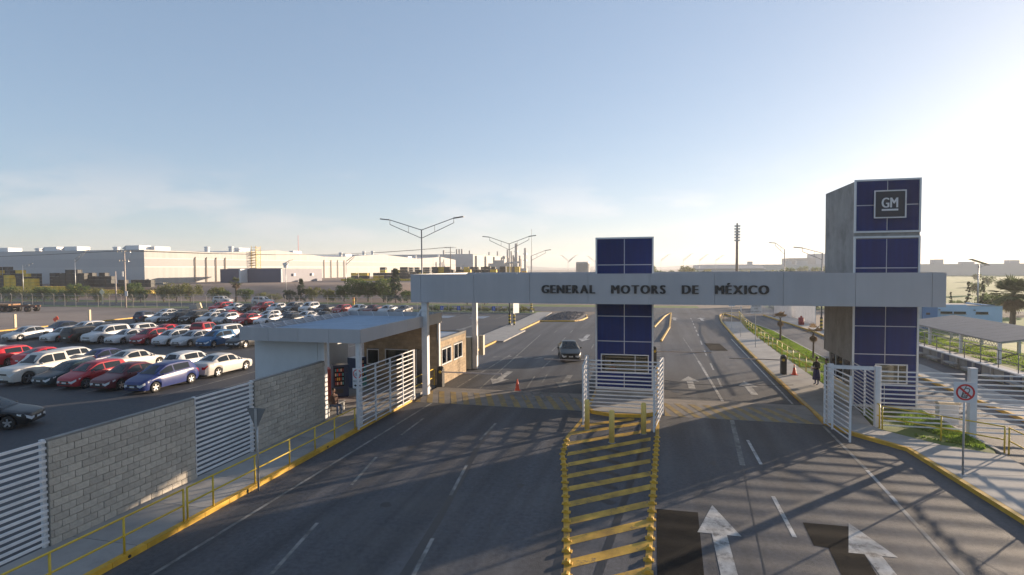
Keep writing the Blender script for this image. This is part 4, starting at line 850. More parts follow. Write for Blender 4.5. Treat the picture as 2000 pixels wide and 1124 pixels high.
def car_parts(kind):
    if kind in CM: return CM[kind]
    s = SPEC[kind]; L_ = s['L']; ys = stations(s); N = 8; mb = MB(); cy_ = L_ / 2
    rows = []
    for y in ys:
        p = ring_pts(s, y); full = [(-x, z) for x, z in p[:-1]] + [(0, p[-1][1])] + [(x, z) for x, z in reversed(p[:-1])]
        rows.append([(x, y - cy_, z) for x, z in full])
    n = len(rows[0]); mb.add([q for r_ in rows for q in r_], [(i * n + j, i * n + j + 1, (i + 1) * n + j + 1, (i + 1) * n + j) for i in range(len(rows) - 1) for j in range(n - 1)] + [((i) * n + n - 1, i * n, (i + 1) * n, (i + 1) * n + n - 1) for i in range(len(rows) - 1)])
    mb.f.append(tuple(range(n - 1, -1, -1))); mb.f.append(tuple((len(rows) - 1) * n + i for i in range(n)))
    P = []
    me = mb.mesh('body', True)
    if hasattr(me, 'set_sharp_from_angle'): me.set_sharp_from_angle(angle=R(38))
    P.append(('body', me, 'PAINT', []))
    def S(y, u, sg, off=.006):
        p = ring_pts(s, y); a, b = p[4], p[5]; x = a[0] + (b[0] - a[0]) * u; z = a[1] + (b[1] - a[1]) * u; return (sg * (x + off), y - cy_, z + off * .4)
    def T(y, v, off=.006):
        p = ring_pts(s, y); e, m5, c = p[5], p[6], p[7]; x = e[0] * v; t_ = abs(v); z = c[1] + (e[1] - c[1]) * t_ ** 2; return (x, y - cy_, z)
    a, b, c, d = s['side']
    for sg in (-1, 1):
        for (ya, yb) in ((a, b), (c, d)):
            m = MB(); k = 7; vs_ = []
            for i in range(k): y = ya + (yb - ya) * i / (k - 1); vs_ += [S(y, .10, sg), S(y, .86, sg)]
            m.add(vs_, [(2 * i, 2 * i + 2, 2 * i + 3, 2 * i + 1) for i in range(k - 1)]); P.append(('side_window', m.mesh('side_window', True), carglass, []))
    def glassy(name, ya, yb, fr):
        m = MB(); k = 5; vs_ = []; nv = 7
        nrm = Vector((0, lerp(s['top'], yb) - lerp(s['top'], ya), yb - ya)).normalized() * (1); nrm = Vector((0, -(lerp(s['top'], yb) - lerp(s['top'], ya)), (yb - ya))).normalized() * .008
        for i in range(k):
            y = ya + (yb - ya) * (.06 + .86 * i / (k - 1))
            for j in range(nv): q = T(y, (-1 + 2 * j / (nv - 1)) * .88); vs_.append((q[0], q[1] + nrm.y, q[2] + nrm.z))
        m.add(vs_, [(i * nv + j, i * nv + j + 1, (i + 1) * nv + j + 1, (i + 1) * nv + j) for i in range(k - 1) for j in range(nv - 1)]); P.append((name, m.mesh(name, True), carglass, []))
    glassy('windshield', s['ws'][0], s['ws'][1], 1); glassy('rear_window', s['rear'][0], s['rear'][1], 0)
    # wheels
    wr = s['wr']; wd = .20
    tyre = MB().lathe([(wr * .66, -wd / 2), (wr * .93, -wd / 2), (wr, -wd / 2 + .04), (wr, wd / 2 - .04), (wr * .93, wd / 2), (wr * .66, wd / 2)], n=22, axis='x').mesh('wheel', True)
    rm = MB()
    for sg in (1, -1):
        rm.lathe([(wr * .66, sg * wd * .46), (wr * .60, sg * wd * .46), (wr * .58, sg * wd * .2), (.001, sg * wd * .2)], n=22, axis='x')
    rmd = rm.mesh('rim', True); sp = MB()
    for sg in (1, -1):
        for i in range(5):
            an = 2 * math.pi * i / 5 + .3; sp.bar((sg * wd * .40, 0, 0), (sg * wd * .42, wr * .62 * math.cos(an), wr * .62 * math.sin(an)), .075, .03, (1, 0, 0))
        sp.tube((sg * wd * .38, 0, 0), (sg * wd * .47, 0, 0), wr * .17, n=10)
    spm = sp.mesh('spokes')
    hwf = lerp(s['hw'], s['wf']) - wd / 2 - .015
    for c_ in (s['wf'], s['wf'] + s['wb']):
        for sg in (-1, 1): P.append(('wheel', tyre, rubber, [('rim', rmd, dark), ('spokes', spm, rimm)], (sg * hwf, c_ - cy_, wr)))
    P.append(('underbody', MB().box(-hwf + wd / 2 + .01, hwf - wd / 2 - .01, -cy_ + .2, cy_ - .2, .17, .42).mesh('underbody'), trim, []))
    zf = lerp(s['belt'], .1); hw0 = lerp(s['hw'], 0)
    for sg in (-1, 1):
        m = MB(); vs_ = []; ysd = [.0, .08, .18, .32, .48]
        for i, y in enumerate(ysd):
            p = ring_pts(s, y); zt = lerp(s['belt'], y) - .03; zl = zt - .15 + .07 * i / 4; x = p[3][0] + .010
            vs_ += [(sg * x, y - cy_ - (.012 if y < .1 else .002), zl), (sg * (x - .012), y - cy_ - (.012 if y < .1 else 0), zt)]
        ins = [(sg * (hw0 - .22), -cy_ - .013, zf - .20), (sg * (hw0 - .24), -cy_ - .013, zf - .10)]
        m.add(ins + vs_, [(2 * i, 2 * i + 2, 2 * i + 3, 2 * i + 1) for i in range(5)]); P.append(('headlight', m.mesh('headlight', True), lampg, []))
        m = MB(); vs_ = []; zr = lerp(s['belt'], L_ - .2)
        for i, y in enumerate([L_, L_ - .06, L_ - .15, L_ - .28]):
            p = ring_pts(s, y); zt = lerp(s['belt'], y) - .04; zl = zt - .17 + .05 * i; x = p[3][0] + .010; vs_ += [(sg * x, y - cy_ + (.012 if i < 2 else 0), zl), (sg * (x - .01), y - cy_ + (.012 if i < 2 else 0), zt)]
        hr = lerp(s['hw'], L_); ins = [(sg * (hr - .26), cy_ + .013, vs_[0][2]), (sg * (hr - .26), cy_ + .013, vs_[1][2])]
        m.add(ins + vs_, [(2 * i, 2 * i + 2, 2 * i + 3, 2 * i + 1) for i in range(4)]); P.append(('tail_light', m.mesh('tail_light', True), tail, []))
        ym = s['side'][0] + .02; p = ring_pts(s, ym); mm = ellipsoid((sg * (p[4][0] + .11), ym - cy_, p[4][1] + .06), (.10, .06, .065), 10, 6); P.append(('mirror', mm.mesh('mirror', True), 'PAINT', []))
        for yh in (s['side'][1] - .25, s['side'][3] - .22): p = ring_pts(s, yh); P.append(('door_handle', MB().box(sg * p[3][0] - .012, sg * p[3][0] + .016 * sg + .012, yh - cy_ - .09, yh - cy_ + .09, p[3][1] - .06, p[3][1] - .03).mesh('door_handle'), 'PAINT', []))
    P.append(('grille', MB().box(-hw0 * .62, hw0 * .62, -cy_ - .02, -cy_ + .05, zf - .19, zf - .10).mesh('grille'), trim, []))
    P.append(('air_intake', MB().box(-hw0 * .8, hw0 * .8, -cy_ - .012, -cy_ + .05, .31, .40).mesh('air_intake'), trim, []))
    P.append(('number_plate', MB().box(-.16, .16, -cy_ - .03, -cy_ - .015, .41, .50).mesh('number_plate'), platem, []))
    P.append(('rear_plate', MB().box(-.16, .16, cy_ + .013, cy_ + .024, .55, .65).mesh('rear_plate'), platem, []))
    P.append(('badge', MB().box(-.06, .06, -cy_ - .03, -cy_ - .019, zf - .16, zf - .12).mesh('badge'), chrome, []))
    CM[kind] = P; return P
PAINT = {}
def paint(cn, rgb, metal=.0):
    if cn not in PAINT: PAINT[cn] = mat('paint_' + cn.replace(' ', '_'), rgb, .36, metal, var=.02, coat=.12, spec=.4)
    return PAINT[cn]
COL = {'white': (.50, .50, .50), 'cream white': (.50, .475, .44), 'silver': (.40, .41, .42), 'red': (.33, .012, .022), 'bright red': (.48, .018, .03), 'maroon': (.105, .010, .018), 'dark teal': (.010, .030, .042), 'blue': (.018, .032, .135), 'mid blue': (.012, .095, .22), 'dark blue': (.018, .030, .065), 'purple blue': (.04, .045, .13), 'black green': (.005, .009, .010), 'black': (.010, .011, .013), 'charcoal': (.035, .036, .04), 'grey': (.13, .13, .135)}
def make_car(kind, cn, x, y, rz, label, group):
    t_ = thing('parked_car', label, 'car', (x, y, 0), rz, group); pm = paint(cn, COL[cn], .35 if cn in ('silver', 'grey', 'charcoal') else 0)
    rs_ = random.Random(hash((round(x, 1), round(y))) % 9999); k2 = 1.08 if cn == 'blue' else 1; t_.scale = (rs_.uniform(.97, 1.04), rs_.uniform(.965, 1.05) * k2, rs_.uniform(.96, 1.05))
    for q in car_parts(kind):
        o = lnk(q[0], q[1], pm if q[2] == 'PAINT' else q[2], t_, q[4] if len(q) > 4 else None)
        for s_ in q[3]: lnk(s_[0], s_[1], s_[2], o)
    return t_
KN = {'sedan': 'sedan', 'coupe': 'coupe', 'hatch': 'hatchback', 'suv': 'sport utility car', 'wagon': 'estate car', 'pickup': 'pickup truck'}
ROWS = {  # row: (front Y, [(x, kind, colour, reversed)])
 'A': (27.4, [(-40.7, 'pickup', 'cream white', 0), (-37.95, 'sedan', 'dark teal', 0), (-35.6, 'hatch', 'red', 0), (-32.95, 'sedan', 'maroon', 0), (-30.2, 'hatch', 'blue', 0)]),
 'B': (32.3, [(-49.6, 'wagon', 'bright red', 1), (-46.8, 'coupe', 'bright red', 1), (-44.1, 'wagon', 'white', 1), (-41.3, 'sedan', 'purple blue', 0), (-37.9, 'sedan', 'cream white', 1), (-33.2, 'hatch', 'white', 1), (-30.15, 'sedan', 'cream white', 1), (-52.4, 'sedan', 'silver', 0)]),
 'C': (44.9, [(-65.9, 'sedan', 'silver', 0), (-60.95, 'sedan', 'white', 0), (-58.1, 'suv', 'black', 1), (-55.4, 'suv', 'white', 0), (-52.55, 'coupe', 'white', 0), (-49.65, 'hatch', 'red', 0), (-46.9, 'hatch', 'white', 0), (-44.3, 'sedan', 'silver', 0), (-41.5, 'hatch', 'mid blue', 0), (-38.3, 'sedan', 'black', 0)]),
 'D': (49.7, [(-67.6, 'sedan', 'dark blue', 0), (-64.0, 'wagon', 'white', 0), (-61.0, 'sedan', 'charcoal', 1), (-55.7, 'wagon', 'white', 1), (-52.9, 'coupe', 'bright red', 0), (-50.2, 'sedan', 'silver', 0), (-47.4, 'pickup', 'red', 1), (-43.9, 'suv', 'white', 1)]),
 'E': (64.6, [(-71.4, 'hatch', 'dark blue', 1), (-68.2, 'sedan', 'white', 0), (-65.7, 'sedan', 'black', 0), (-62.9, 'suv', 'black', 0), (-60.1, 'sedan', 'white', 0), (-57.3, 'hatch', 'silver', 0), (-54.0, 'sedan', 'red', 0), (-50.7, 'sedan', 'white', 0), (-47.3, 'sedan', 'charcoal', 0), (-44.3, 'coupe', 'white', 0)]),
 'F': (69.4, [(-72.4, 'sedan', 'white', 0), (-69.4, 'sedan', 'black', 0), (-63.6, 'hatch', 'white', 0), (-60.8, 'sedan', 'red', 1), (-57.2, 'sedan', 'grey', 0), (-54.2, 'hatch', 'white', 0), (-51.0, 'sedan', 'grey', 0), (-48.1, 'sedan', 'white', 0), (-45.4, 'coupe', 'charcoal', 0)]),
 'G': (84.0, [(-75.3, 'suv', 'bright red', 0), (-72.6, 'sedan', 'white', 0), (-69.7, 'sedan', 'black', 0), (-66.5, 'suv', 'red', 0), (-63.8, 'hatch', 'white', 0), (-60.5, 'suv', 'grey', 0), (-57.5, 'suv', 'white', 0), (-54.5, 'sedan', 'charcoal', 0), (-51.2, 'wagon', 'red', 0), (-48.1, 'sedan', 'white', 0), (-45.4, 'sedan', 'maroon', 0), (-42.7, 'sedan', 'silver', 0), (-39.8, 'coupe', 'grey', 0)]),
}
ORD = {'A': 'first', 'B': 'second', 'C': 'third', 'D': 'fourth', 'E': 'fifth', 'F': 'sixth', 'G': 'last'}
rc = random.Random(11)
for k, (fy, cars) in ROWS.items():
    cs = sorted(cars)
    for i, (x, kind, cn, rv) in enumerate(cs):
        nm = lambda c_: f"{c_[2]} {KN[c_[1]].split()[0] if c_[1] != 'suv' else 'utility'}"
        if i == 0: nb = f"next to the {nm(cs[1])}"
        elif i == len(cs) - 1: nb = f"next to the {nm(cs[-2])}"
        else: nb = f"between the {nm(cs[i - 1])} and the {nm(cs[i + 1])}"
        row = f"{ORD[k]} row" if k != 'G' else 'fence row'
        lab = f"{cn} {KN[kind]} {nb}, {row}"
        L_ = SPEC[kind]['L']; yc = fy + L_ / 2 + rc.uniform(-.15, .2) if not rv else fy + 4.6 - L_ / 2 + rc.uniform(-.2, .15)
        make_car(kind, cn, x, yc, (math.pi if rv else 0) + rc.uniform(-.025, .025), lab, 'cars in the parking lot rows')
make_car('sedan', 'black', -30.9, 20.0, R(117), 'black sedan driving along the lot aisle towards the block wall', 'cars in the parking lot rows')
cd = make_car('coupe', 'black green', -6.75, 46.4, R(12), 'dark green coupe driving out towards the gate canopy', 'cars driving'); cd.name = 'moving_car'
del cd['group']

# ================================================================== LAMPS, POLES, SIGNS
def head(mb, p, d, ln=1.0):
    p, d = Vector(p), Vector(d).normalized(); mb.bar(p, p + d * ln * .95, .26, .09); return mb
def arm_lamp(label, x, y, h, arms, reach=3.4, rise=.8, striped=False, m=galv, name='street_lamp', group=None, ang=0, th=1.0):
    t_ = thing(name, label, 'street lamp', (x, y, 0), ang, group); part('pole', MB().tube((0, 0, 0), (0, 0, h + .05), .10, .055, 12), m, t_, True)
    for s_ in arms:
        a = MB(); e0, e1 = (s_ * reach * .68, 0, h + rise), (s_ * reach * .68, 0, h + rise - .42)
        a.path([(0, 0, h), e0], .035 * th); a.path([(0, 0, h - .75), e1], .03 * th); a.path([e1, e0], .025 * th); a.path([(s_ * reach * .28, 0, h + rise * .41), (s_ * reach * .28, 0, h - .75 + (rise - .42 + .75) * .41)], .02)
        part('arm', a, m, t_, True); hd = MB(); head(hd, e0, (s_, 0, .12), 1.0 + .25 * (th - 1)); part('lamp_head', hd, mat('lamp_housing', (.10, .105, .11), .5), t_)
    if striped:
        for i in range(7): part('stripe_band', MB().tube((0, 0, .25 + i * .2), (0, 0, .44 + i * .2), .15, n=14), yel if i % 2 else dark, t_)
        part('base', MB().box(-.28, .28, -.28, .28, 0, .24), conc, t_)
    return t_
arm_lamp('tall double arm street lamp rising behind the guard hall roof', -20.6, 48.6, 10.95, (-1, 1), 4.6, 1.0, m=mat('lamp_grey', (.16, .17, .18), .5, .4))
arm_lamp('double arm street lamp with striped base on the side pavement', -17.9, 70.5, 10.5, (-1, 1), 3.8, .9, True, m=mat('lamp_grey', (0, 0, 0)))
arm_lamp('single arm street lamp with striped base near the gravel island', -19.9, 93.2, 9.4, (1,), 3.6, .9, True, m=mat('lamp_grey', (0, 0, 0)))
arm_lamp('single arm street lamp with striped base beside the sign tower', 18.5, 71.0, 8.9, (-1,), 3.0, .6, True, m=mat('lamp_grey', (0, 0, 0)))
arm_lamp('slim single arm street lamp farther off beside the sign tower', 19.5, 95, 10.0, (-1,), 1.9, 1.0, m=mat('lamp_grey', (0, 0, 0)))
arm_lamp('single arm street lamp in front of the racks and utility pole', -137, 109, 10.2, (1,), 5.0, 2.0, th=2.2)
arm_lamp('low street lamp among the yellow racks', -158, 112, 9.0, (1,), 3.2, .1, th=2.2)
arm_lamp('street lamp rising from the trees before the yellow crates', -70.5, 121, 9.2, (1,), 3.2, 1.4, th=2.2)
arm_lamp('street lamp behind the trees with no visible arm tip', -89, 124, 9.0, (1,), 1.5, .6, th=2.2)
for i, (x, y) in enumerate(((-48, 330), (-36, 360), (4, 340), (16, 330), (26, 350), (-62, 420), (-30, 380), (38, 380))):
    arm_lamp('distant street lamp on the hazy skyline', x, y, 11.5, (-1, 1) if i < 2 else (1,), 6, 3, group='distant street lamps', th=2.5)
sp_ = thing('information_board', 'white board on a pole with black and yellow striped base', 'sign', (-17.1, 69.2, 0)); part('board', MB().bar((.12, -.55, 3.0), (.55, .75, 3.0), .06, 2.5), mat('board_white', (.5, .52, .5), .6), sp_); part('pole', MB().tube((.1, .1, 0), (.1, .1, 4.2), .06), galv, sp_)
for i in range(6): part('stripe_band', MB().tube((.1, .1, .25 + i * .22), (.1, .1, .46 + i * .22), .13, n=12), yel if i % 2 else dark, sp_)
# floodlight mast
fm = thing('floodlight_mast', 'tall floodlight mast on the skyline between the two towers', 'mast', (21.3, 160, 0)); part('pole', MB().tube((0, 0, 0), (0, 0, 17), .42, .30, 12), mat('mast_rust', (.20, .15, .13), .7), fm, True)
for i in range(6):
    part('crossbar', MB().box(-.75 + .03 * i, .75 - .03 * i, -.05, .05, 14.2 + i * .75, 14.3 + i * .75), galv, fm)
    for s_ in (-1, -.35, .35, 1): part('floodlight', MB().box(s_ * .55 - .16, s_ * .55 + .16, -.35, -.06, 14.1 + i * .75, 14.5 + i * .75), facg, fm)
part('pole_top', MB().tube((0, 0, 17), (0, 0, 18.8), .25, .2), mat('mast_rust', (0, 0, 0)), fm)
# utility poles
def upole(label, x, y, h, bars, z=0, m=None):
    t_ = thing('utility_pole', label, 'utility pole', (x, y, z)); part('pole', MB().tube((0, 0, 0), (0, 0, h), .17, .11), m or mat('concrete_pole', (.42, .36, .32), .85), t_, True)
    for (zz, wd) in bars:
        part('crossarm', MB().box(-wd, wd, -.2, -.08, zz, zz + .12), galv, t_)
        for q in (-.9, -.3, .3, .9): part('insulator', MB().tube((q * wd, -.14, zz + .121), (q * wd, -.14, zz + .38), .06), cream, t_)
    return t_
u = upole('concrete utility pole at the lot fence with transformer and crossarms', -101.8, 91.0, 11.3, ((10.9, 1.7), (9.1, 1.2))); part('transformer', MB().tube((-.35, -.3, 6.2), (-.35, -.3, 7.2), .3), facg, u); part('notice', MB().box(.1, .75, -.25, -.2, 2.3, 3.3), whitem, u)
upole('short bare utility pole behind the fence beside the transformer pole', -116.5, 101.8, 7.2, ()); upole('wooden utility pole with three crossarms behind the canopy end', -66, 180, 14.6, ((14.2, 2.2), (12.6, 1.8), (11.4, 1.4)), m=mat('wood_pole', (.17, .13, .11), .9))
wr_ = thing('power_lines', 'thin overhead power lines running from the fence pole past the factory', 'power line')
for k in range(3): part('wire', MB().path([(-101.8 + (k - 1) * 1.2 + 35.8 * i / 6, 91 + 89 * i / 6, 11.3 + (14.5 - 11.3) * i / 6 - 1.6 * math.sin(math.pi * i / 6)) for i in range(7)], .03, 5), dark, wr_)
for k in range(2): part('wire', MB().path([(-101.8 + (k - .5) * 1.4 - 120 * i / 6, 91 + .2 * i, 11.3 - 1.8 * math.sin(math.pi * i / 6) * .6) for i in range(7)], .03, 5), dark, wr_)
def dsign(x, y):
    t_ = thing('parking_sign', 'blue disabled parking sign at the head of a marked bay', 'sign', (x, y, 0), group='blue parking signs'); part('pole', MB().tube((0, 0, 0), (0, 0, .5), .03), galv, t_)
    p = part('plate', MB().box(-.42, .42, -.05, -.03, 1.35, 2.4), signb, t_)
    m = ring(.13, .19, -.056, .02, 1.72, 20); m.add(*(lambda q: (q.v, q.f))(flat([(-.1, 1.8), (-.03, 1.8), (.0, 2.12), (-.07, 2.12)], -.056))); m.add(*(lambda q: (q.v, q.f))(flat([(-.06, 1.9), (.16, 1.9), (.16, 1.96), (-.06, 1.96)], -.057))); m.add(*(lambda q: (q.v, q.f))(ring(.001, .07, -.056, -.04, 2.2, 12))); part('wheelchair_symbol', m, whitem, p); p.scale = (.65, 1, .65); p.location.z = -.38
for x, y in ((-34.2, 88.9), (-31.3, 89.1), (-25.3, 89.1)): dsign(x, y)
rs = thing('notice_sign', 'white sign reading RESPETA LOS SEÑALAMIENTOS on a thin pole in the pavement', 'sign', (8.9, 54.8, .12)); part('pole', MB().tube((0, 0, 0), (0, 0, 4.6), .03), galv, rs); pl = part('plate', MB().box(-.42, .46, -.06, -.035, 3.1, 3.95), whitem, rs)
word('RESPETA', -.32, .36, -.062, 3.72, .14, blackp, pl, .001, 0, 'lettering', False); word('LOS', -.13, .17, -.062, 3.48, .13, blackp, pl, .001, 0, 'lettering', False); word('SEÑALAMIENTOS', -.39, .43, -.062, 3.21, .12, blackp, pl, .001, 0, 'lettering', False)
for i, (x, y, h) in enumerate(((8.72, 62.3, 3.2), (8.95, 71.3, 3.0))):
    t_ = thing('sign_pole', ('thin bare sign pole on the pavement past the notice sign', 'thin sign pole with small plate near the pavement tip')[i], 'sign pole', (x, y, .15)); part('pole', MB().tube((0, 0, 0), (0, 0, h), .03), galv, t_); part('small_plate', MB().box(-.3 * i - .05, .3 * i + .05, -.05, -.03, h - .4, h), whitem, t_)
ys_ = thing('warning_sign', 'diamond warning sign on a white post behind the lot fence', 'road sign', (-117, 99, 0)); part('post', MB().box(-.1, .1, -.1, .1, 0, 2.1), cream, ys_); part('plate', MB().add([(-.75, -.13, 2.7), (0, -.13, 1.95), (.75, -.13, 2.7), (0, -.13, 3.45), (-.75, -.1, 2.7), (0, -.1, 1.95), (.75, -.1, 2.7), (0, -.1, 3.45)], [(0, 1, 2, 3), (7, 6, 5, 4), (0, 4, 5, 1), (1, 5, 6, 2), (2, 6, 7, 3), (3, 7, 4, 0)]), mat('cream_plate', (.62, .58, .42), .6), ys_)

# ================================================================== LOT FENCE (chain link) AND SMALL THINGS
lf = thing('chain_link_fence', 'chain link fence with leaning top posts along the back of the lots', 'fence')
meshm = bpy.data.materials.new('chain_link'); meshm.use_nodes = True; t_ = meshm.node_tree; b_ = t_.nodes['Principled BSDF']; b_.inputs['Base Color'].default_value = (.35, .34, .32, 1); b_.inputs['Roughness'].default_value = .5
b_.inputs['Alpha'].default_value = .16
for i in range(44):
    x = -150 + i * 2.9; part('post', MB().path([(x, 91.6, 0), (x, 91.6, 2.35), (x + .05, 91.3, 2.7)], .036, 6), mat('fence_post_grey', (.30, .28, .26), .8), lf)
for z in (2.3, .1): part('wire_rail', MB().tube((-150, 91.6, z), (-22.5, 91.6, z), .025, n=5), galv, lf)
for z in (2.45, 2.58, 2.7): part('barbed_strand', MB().tube((-150, 91.45, z), (-22.5, 91.45, z), .008, n=4), galv, lf)
part('chain_mesh', MB().quad((-150, 91.62, .1), (-22.5, 91.62, .1), (-22.5, 91.62, 2.3), (-150, 91.62, 2.3)), meshm, lf)
for i, (x, y) in enumerate(((-81.5, 56.6), (-79.3, 65.0))):
    t_ = thing('marker_post', 'short cream marker post at the edge of the dirt lot', 'post', (x, y, 0), group='cream marker posts'); part('shaft', MB().box(-.13, .13, -.13, .13, 0, 1.75), cream, t_)
t_ = thing('orange_marker', 'crooked orange marker board at the edge of the dirt lot', 'marker', (-81, 61.5, 0)); part('board', MB().bar((-.4, 0, .5), (.4, 0, .9), .05, .45), orange, t_); part('stake', MB().tube((0, 0, 0), (0, .05, 1.1), .05), woodm, t_)
t_ = thing('marker_post', 'orange and yellow banded marker post behind the far car row', 'post', (-52.8, 93, 0)); part('shaft', MB().tube((0, 0, 0), (0, 0, 2.3), .2, n=12), mat('rust_orange', (.5, .2, .05), .7), t_); part('band', MB().tube((0, 0, .9), (0, 0, 1.2), .21, n=12), yel, t_); part('band', MB().tube((0, 0, 1.6), (0, 0, 1.9), .21, n=12), yel, t_)
t_ = thing('rubble_block', 'pale broken concrete blocks dumped beside the lot fence', 'rubble', (-83.5, 89, 0)); part('block', MB().bar((-1, 0, .45), (.6, .3, .5), .9, .9), conc, t_); part('block', MB().bar((.7, -.2, .6), (1.3, .1, .8), .7, 1.0), cream, t_)
# lorry chassis
tr = thing('flatbed_lorry', 'bare flatbed lorry chassis with paired rear wheels on the dirt lot', 'lorry', (-113.2, 79.0, 0), R(10))
part('chassis_beam', MB().box(-9, 4.2, -.55, -.35, .85, 1.15), mat('rusty_steel', (.20, .10, .07), .8), tr); part('chassis_beam', MB().box(-9, 4.2, .35, .55, .85, 1.15), mat('rusty_steel', (0, 0, 0)), tr); part('deck', MB().box(-9, -.4, -1.2, 1.2, 1.151, 1.4), woodm, tr); part('side_box', MB().box(-6, -3.2, -1.25, -.7, .35, 1.0), woodm, tr); part('fifth_wheel', MB().lathe([(.001, 1.35), (.6, 1.35), (.6, 1.16)], (2.0, 0, 0), 16), dark, tr)
tym = MB().lathe([(.25, -.15), (.46, -.15), (.5, -.1), (.5, .1), (.46, .15), (.25, .15)], n=20, axis='y').mesh('wheel', True); rym = MB().lathe([(.26, -.12), (.001, -.06), (.001, .06), (.26, .12)], n=16, axis='y').mesh('rim')
for x in (-1.7, -.5, 3.0):
    for y in (-1.08, -.74, .74, 1.08): o = lnk('wheel', tym, rubber, tr, (x, y, .5)); lnk('rim', rym, mat('rusty_steel', (0, 0, 0)), o)
for x in (-1.7, -.5, 3.0): part('axle', MB().tube((x, -.9, .5), (x, .9, .5), .1), dark, tr)

# ================================================================== VEGETATION
def crown_mesh(seed, rad, hgt, z0, nclump, nleaf, lsz, cone=False, droop=0):
    rr = random.Random(seed); mb = MB()
    for c in range(nclump):
        if cone:
            u = rr.random() ** 1.4; z = z0 + hgt * u; rmax = rad * (1 - u) ** .8 + .05; a = rr.uniform(0, 6.283); q = rmax * math.sqrt(rr.random()); cx, cy_ = q * math.cos(a), q * math.sin(a); cr = rad * .26
        else:
            while True:
                p = Vector((rr.uniform(-1, 1), rr.uniform(-1, 1), rr.uniform(-1, 1)))
                if p.length <= 1 and p.length > .25: break
            k = .75 + .35 * rr.random(); cx, cy_, z = p.x * rad * k, p.y * rad * k, z0 + hgt * (.5 + .5 * p.z * k); cr = rad * rr.uniform(.18, .34)
        for l in range(nleaf):
            d = Vector((rr.gauss(0, 1), rr.gauss(0, 1), rr.gauss(0, 1))).normalized() * cr * rr.random() ** .5
            o = Vector((cx, cy_, z)) + d; a = Vector((rr.gauss(0, 1), rr.gauss(0, 1), rr.gauss(0, .6) - droop)).normalized() * lsz * rr.uniform(.6, 1.3); b = a.cross(Vector((rr.gauss(0, 1), rr.gauss(0, 1), rr.gauss(0, 1)))).normalized() * lsz * .45
            mb.add([o - a * .5, o + b * .5, o + a * .5, o - b * .5], [(0, 1, 2, 3)])
    return mb.mesh('crown')
def trunk_mesh(seed, h, r, limbs):
    rr = random.Random(seed); mb = MB(); p = Vector((0, 0, 0)); n = 5
    pts = [Vector((rr.uniform(-.06, .06) * i, rr.uniform(-.06, .06) * i, h * i / n)) for i in range(n + 1)]
    for i in range(n): mb.tube(pts[i], pts[i + 1], r * (1 - i / n * .5), r * (1 - (i + 1) / n * .5), 7, False)
    for k in range(limbs):
        a = rr.uniform(0, 6.28); b = pts[2 + k % 3]; e_ = b + Vector((math.cos(a) * h * .45, math.sin(a) * h * .45, h * rr.uniform(.35, .6))); m_ = b.lerp(e_, .5) + Vector((0, 0, -.06 * h)); mb.tube(b, m_, r * .45, r * .32, 6, False); mb.tube(m_, e_, r * .32, r * .12, 6, False)
    return mb.mesh('trunk')
TV = [(trunk_mesh(1, 2.2, .16, 6), crown_mesh(1, 2.1, 3.4, .7, 52, 46, .34)), (trunk_mesh(2, 1.8, .12, 5), crown_mesh(2, 1.8, 2.6, .5, 40, 44, .32)), (trunk_mesh(3, 1.6, .10, 5), crown_mesh(3, 2.3, 2.4, .3, 36, 36, .30)), (trunk_mesh(4, 3.2, .12, 3), crown_mesh(4, 1.5, 4.6, .5, 70, 34, .32, cone=True)), (trunk_mesh(5, .5, .06, 4), crown_mesh(5, .9, .9, .1, 18, 40, .2))]
def tree(v, x, y, s, m, label, name='tree', group=None, z=0, cat='tree'):
    t_ = thing(name, label, cat, (x, y, z), random.uniform(0, 6.28), group); s *= 1.04; t_.scale = (s, s, s * random.uniform(.92, 1.08)); lnk('trunk', TV[v][0], barkm, t_); lnk('crown', TV[v][1], m, t_); return t_
random.seed(21)
TREES = [(0, -157, 103, .9, leafA), (2, -153, 104, 1.2, leafA), (1, -150, 103.4, 1.15, leafA), (2, -147, 104, 1.15, leafB), (2, -144, 105, 1.1, leafA), (1, -141.2, 104.6, 1.2, leafA), (2, -138.5, 105, 1.15, leafA), (1, -135.5, 105.5, .9, leafA), (0, -132.7, 105.9, 1.12, leafA), (2, -127.6, 106.6, 1.15, leafB), (1, -125, 105, .85, leafB), (0, -118.6, 107.9, 1.1, leafA), (1, -115.5, 107, 1.0, leafA), (2, -111, 109, 1.35, leafB), (2, -107.8, 109.5, 1.5, leafB), (2, -104.4, 110, 1.35, leafB), (1, -98, 111, 1.1, leafB), (1, -95.5, 110, .9, leafA), (1, -91, 112, 1.05, leafA), (2, -87, 113, .8, leafB), (2, -84, 113, .7, leafB)]
for v, x, y, s, m in TREES: tree(v, x, y, s, m, 'scrubby olive green tree growing behind the chain link fence' if m is leafB else 'bushy green tree growing behind the chain link fence', group='scrubby trees behind the fence' if m is leafB else 'bushy trees behind the fence')
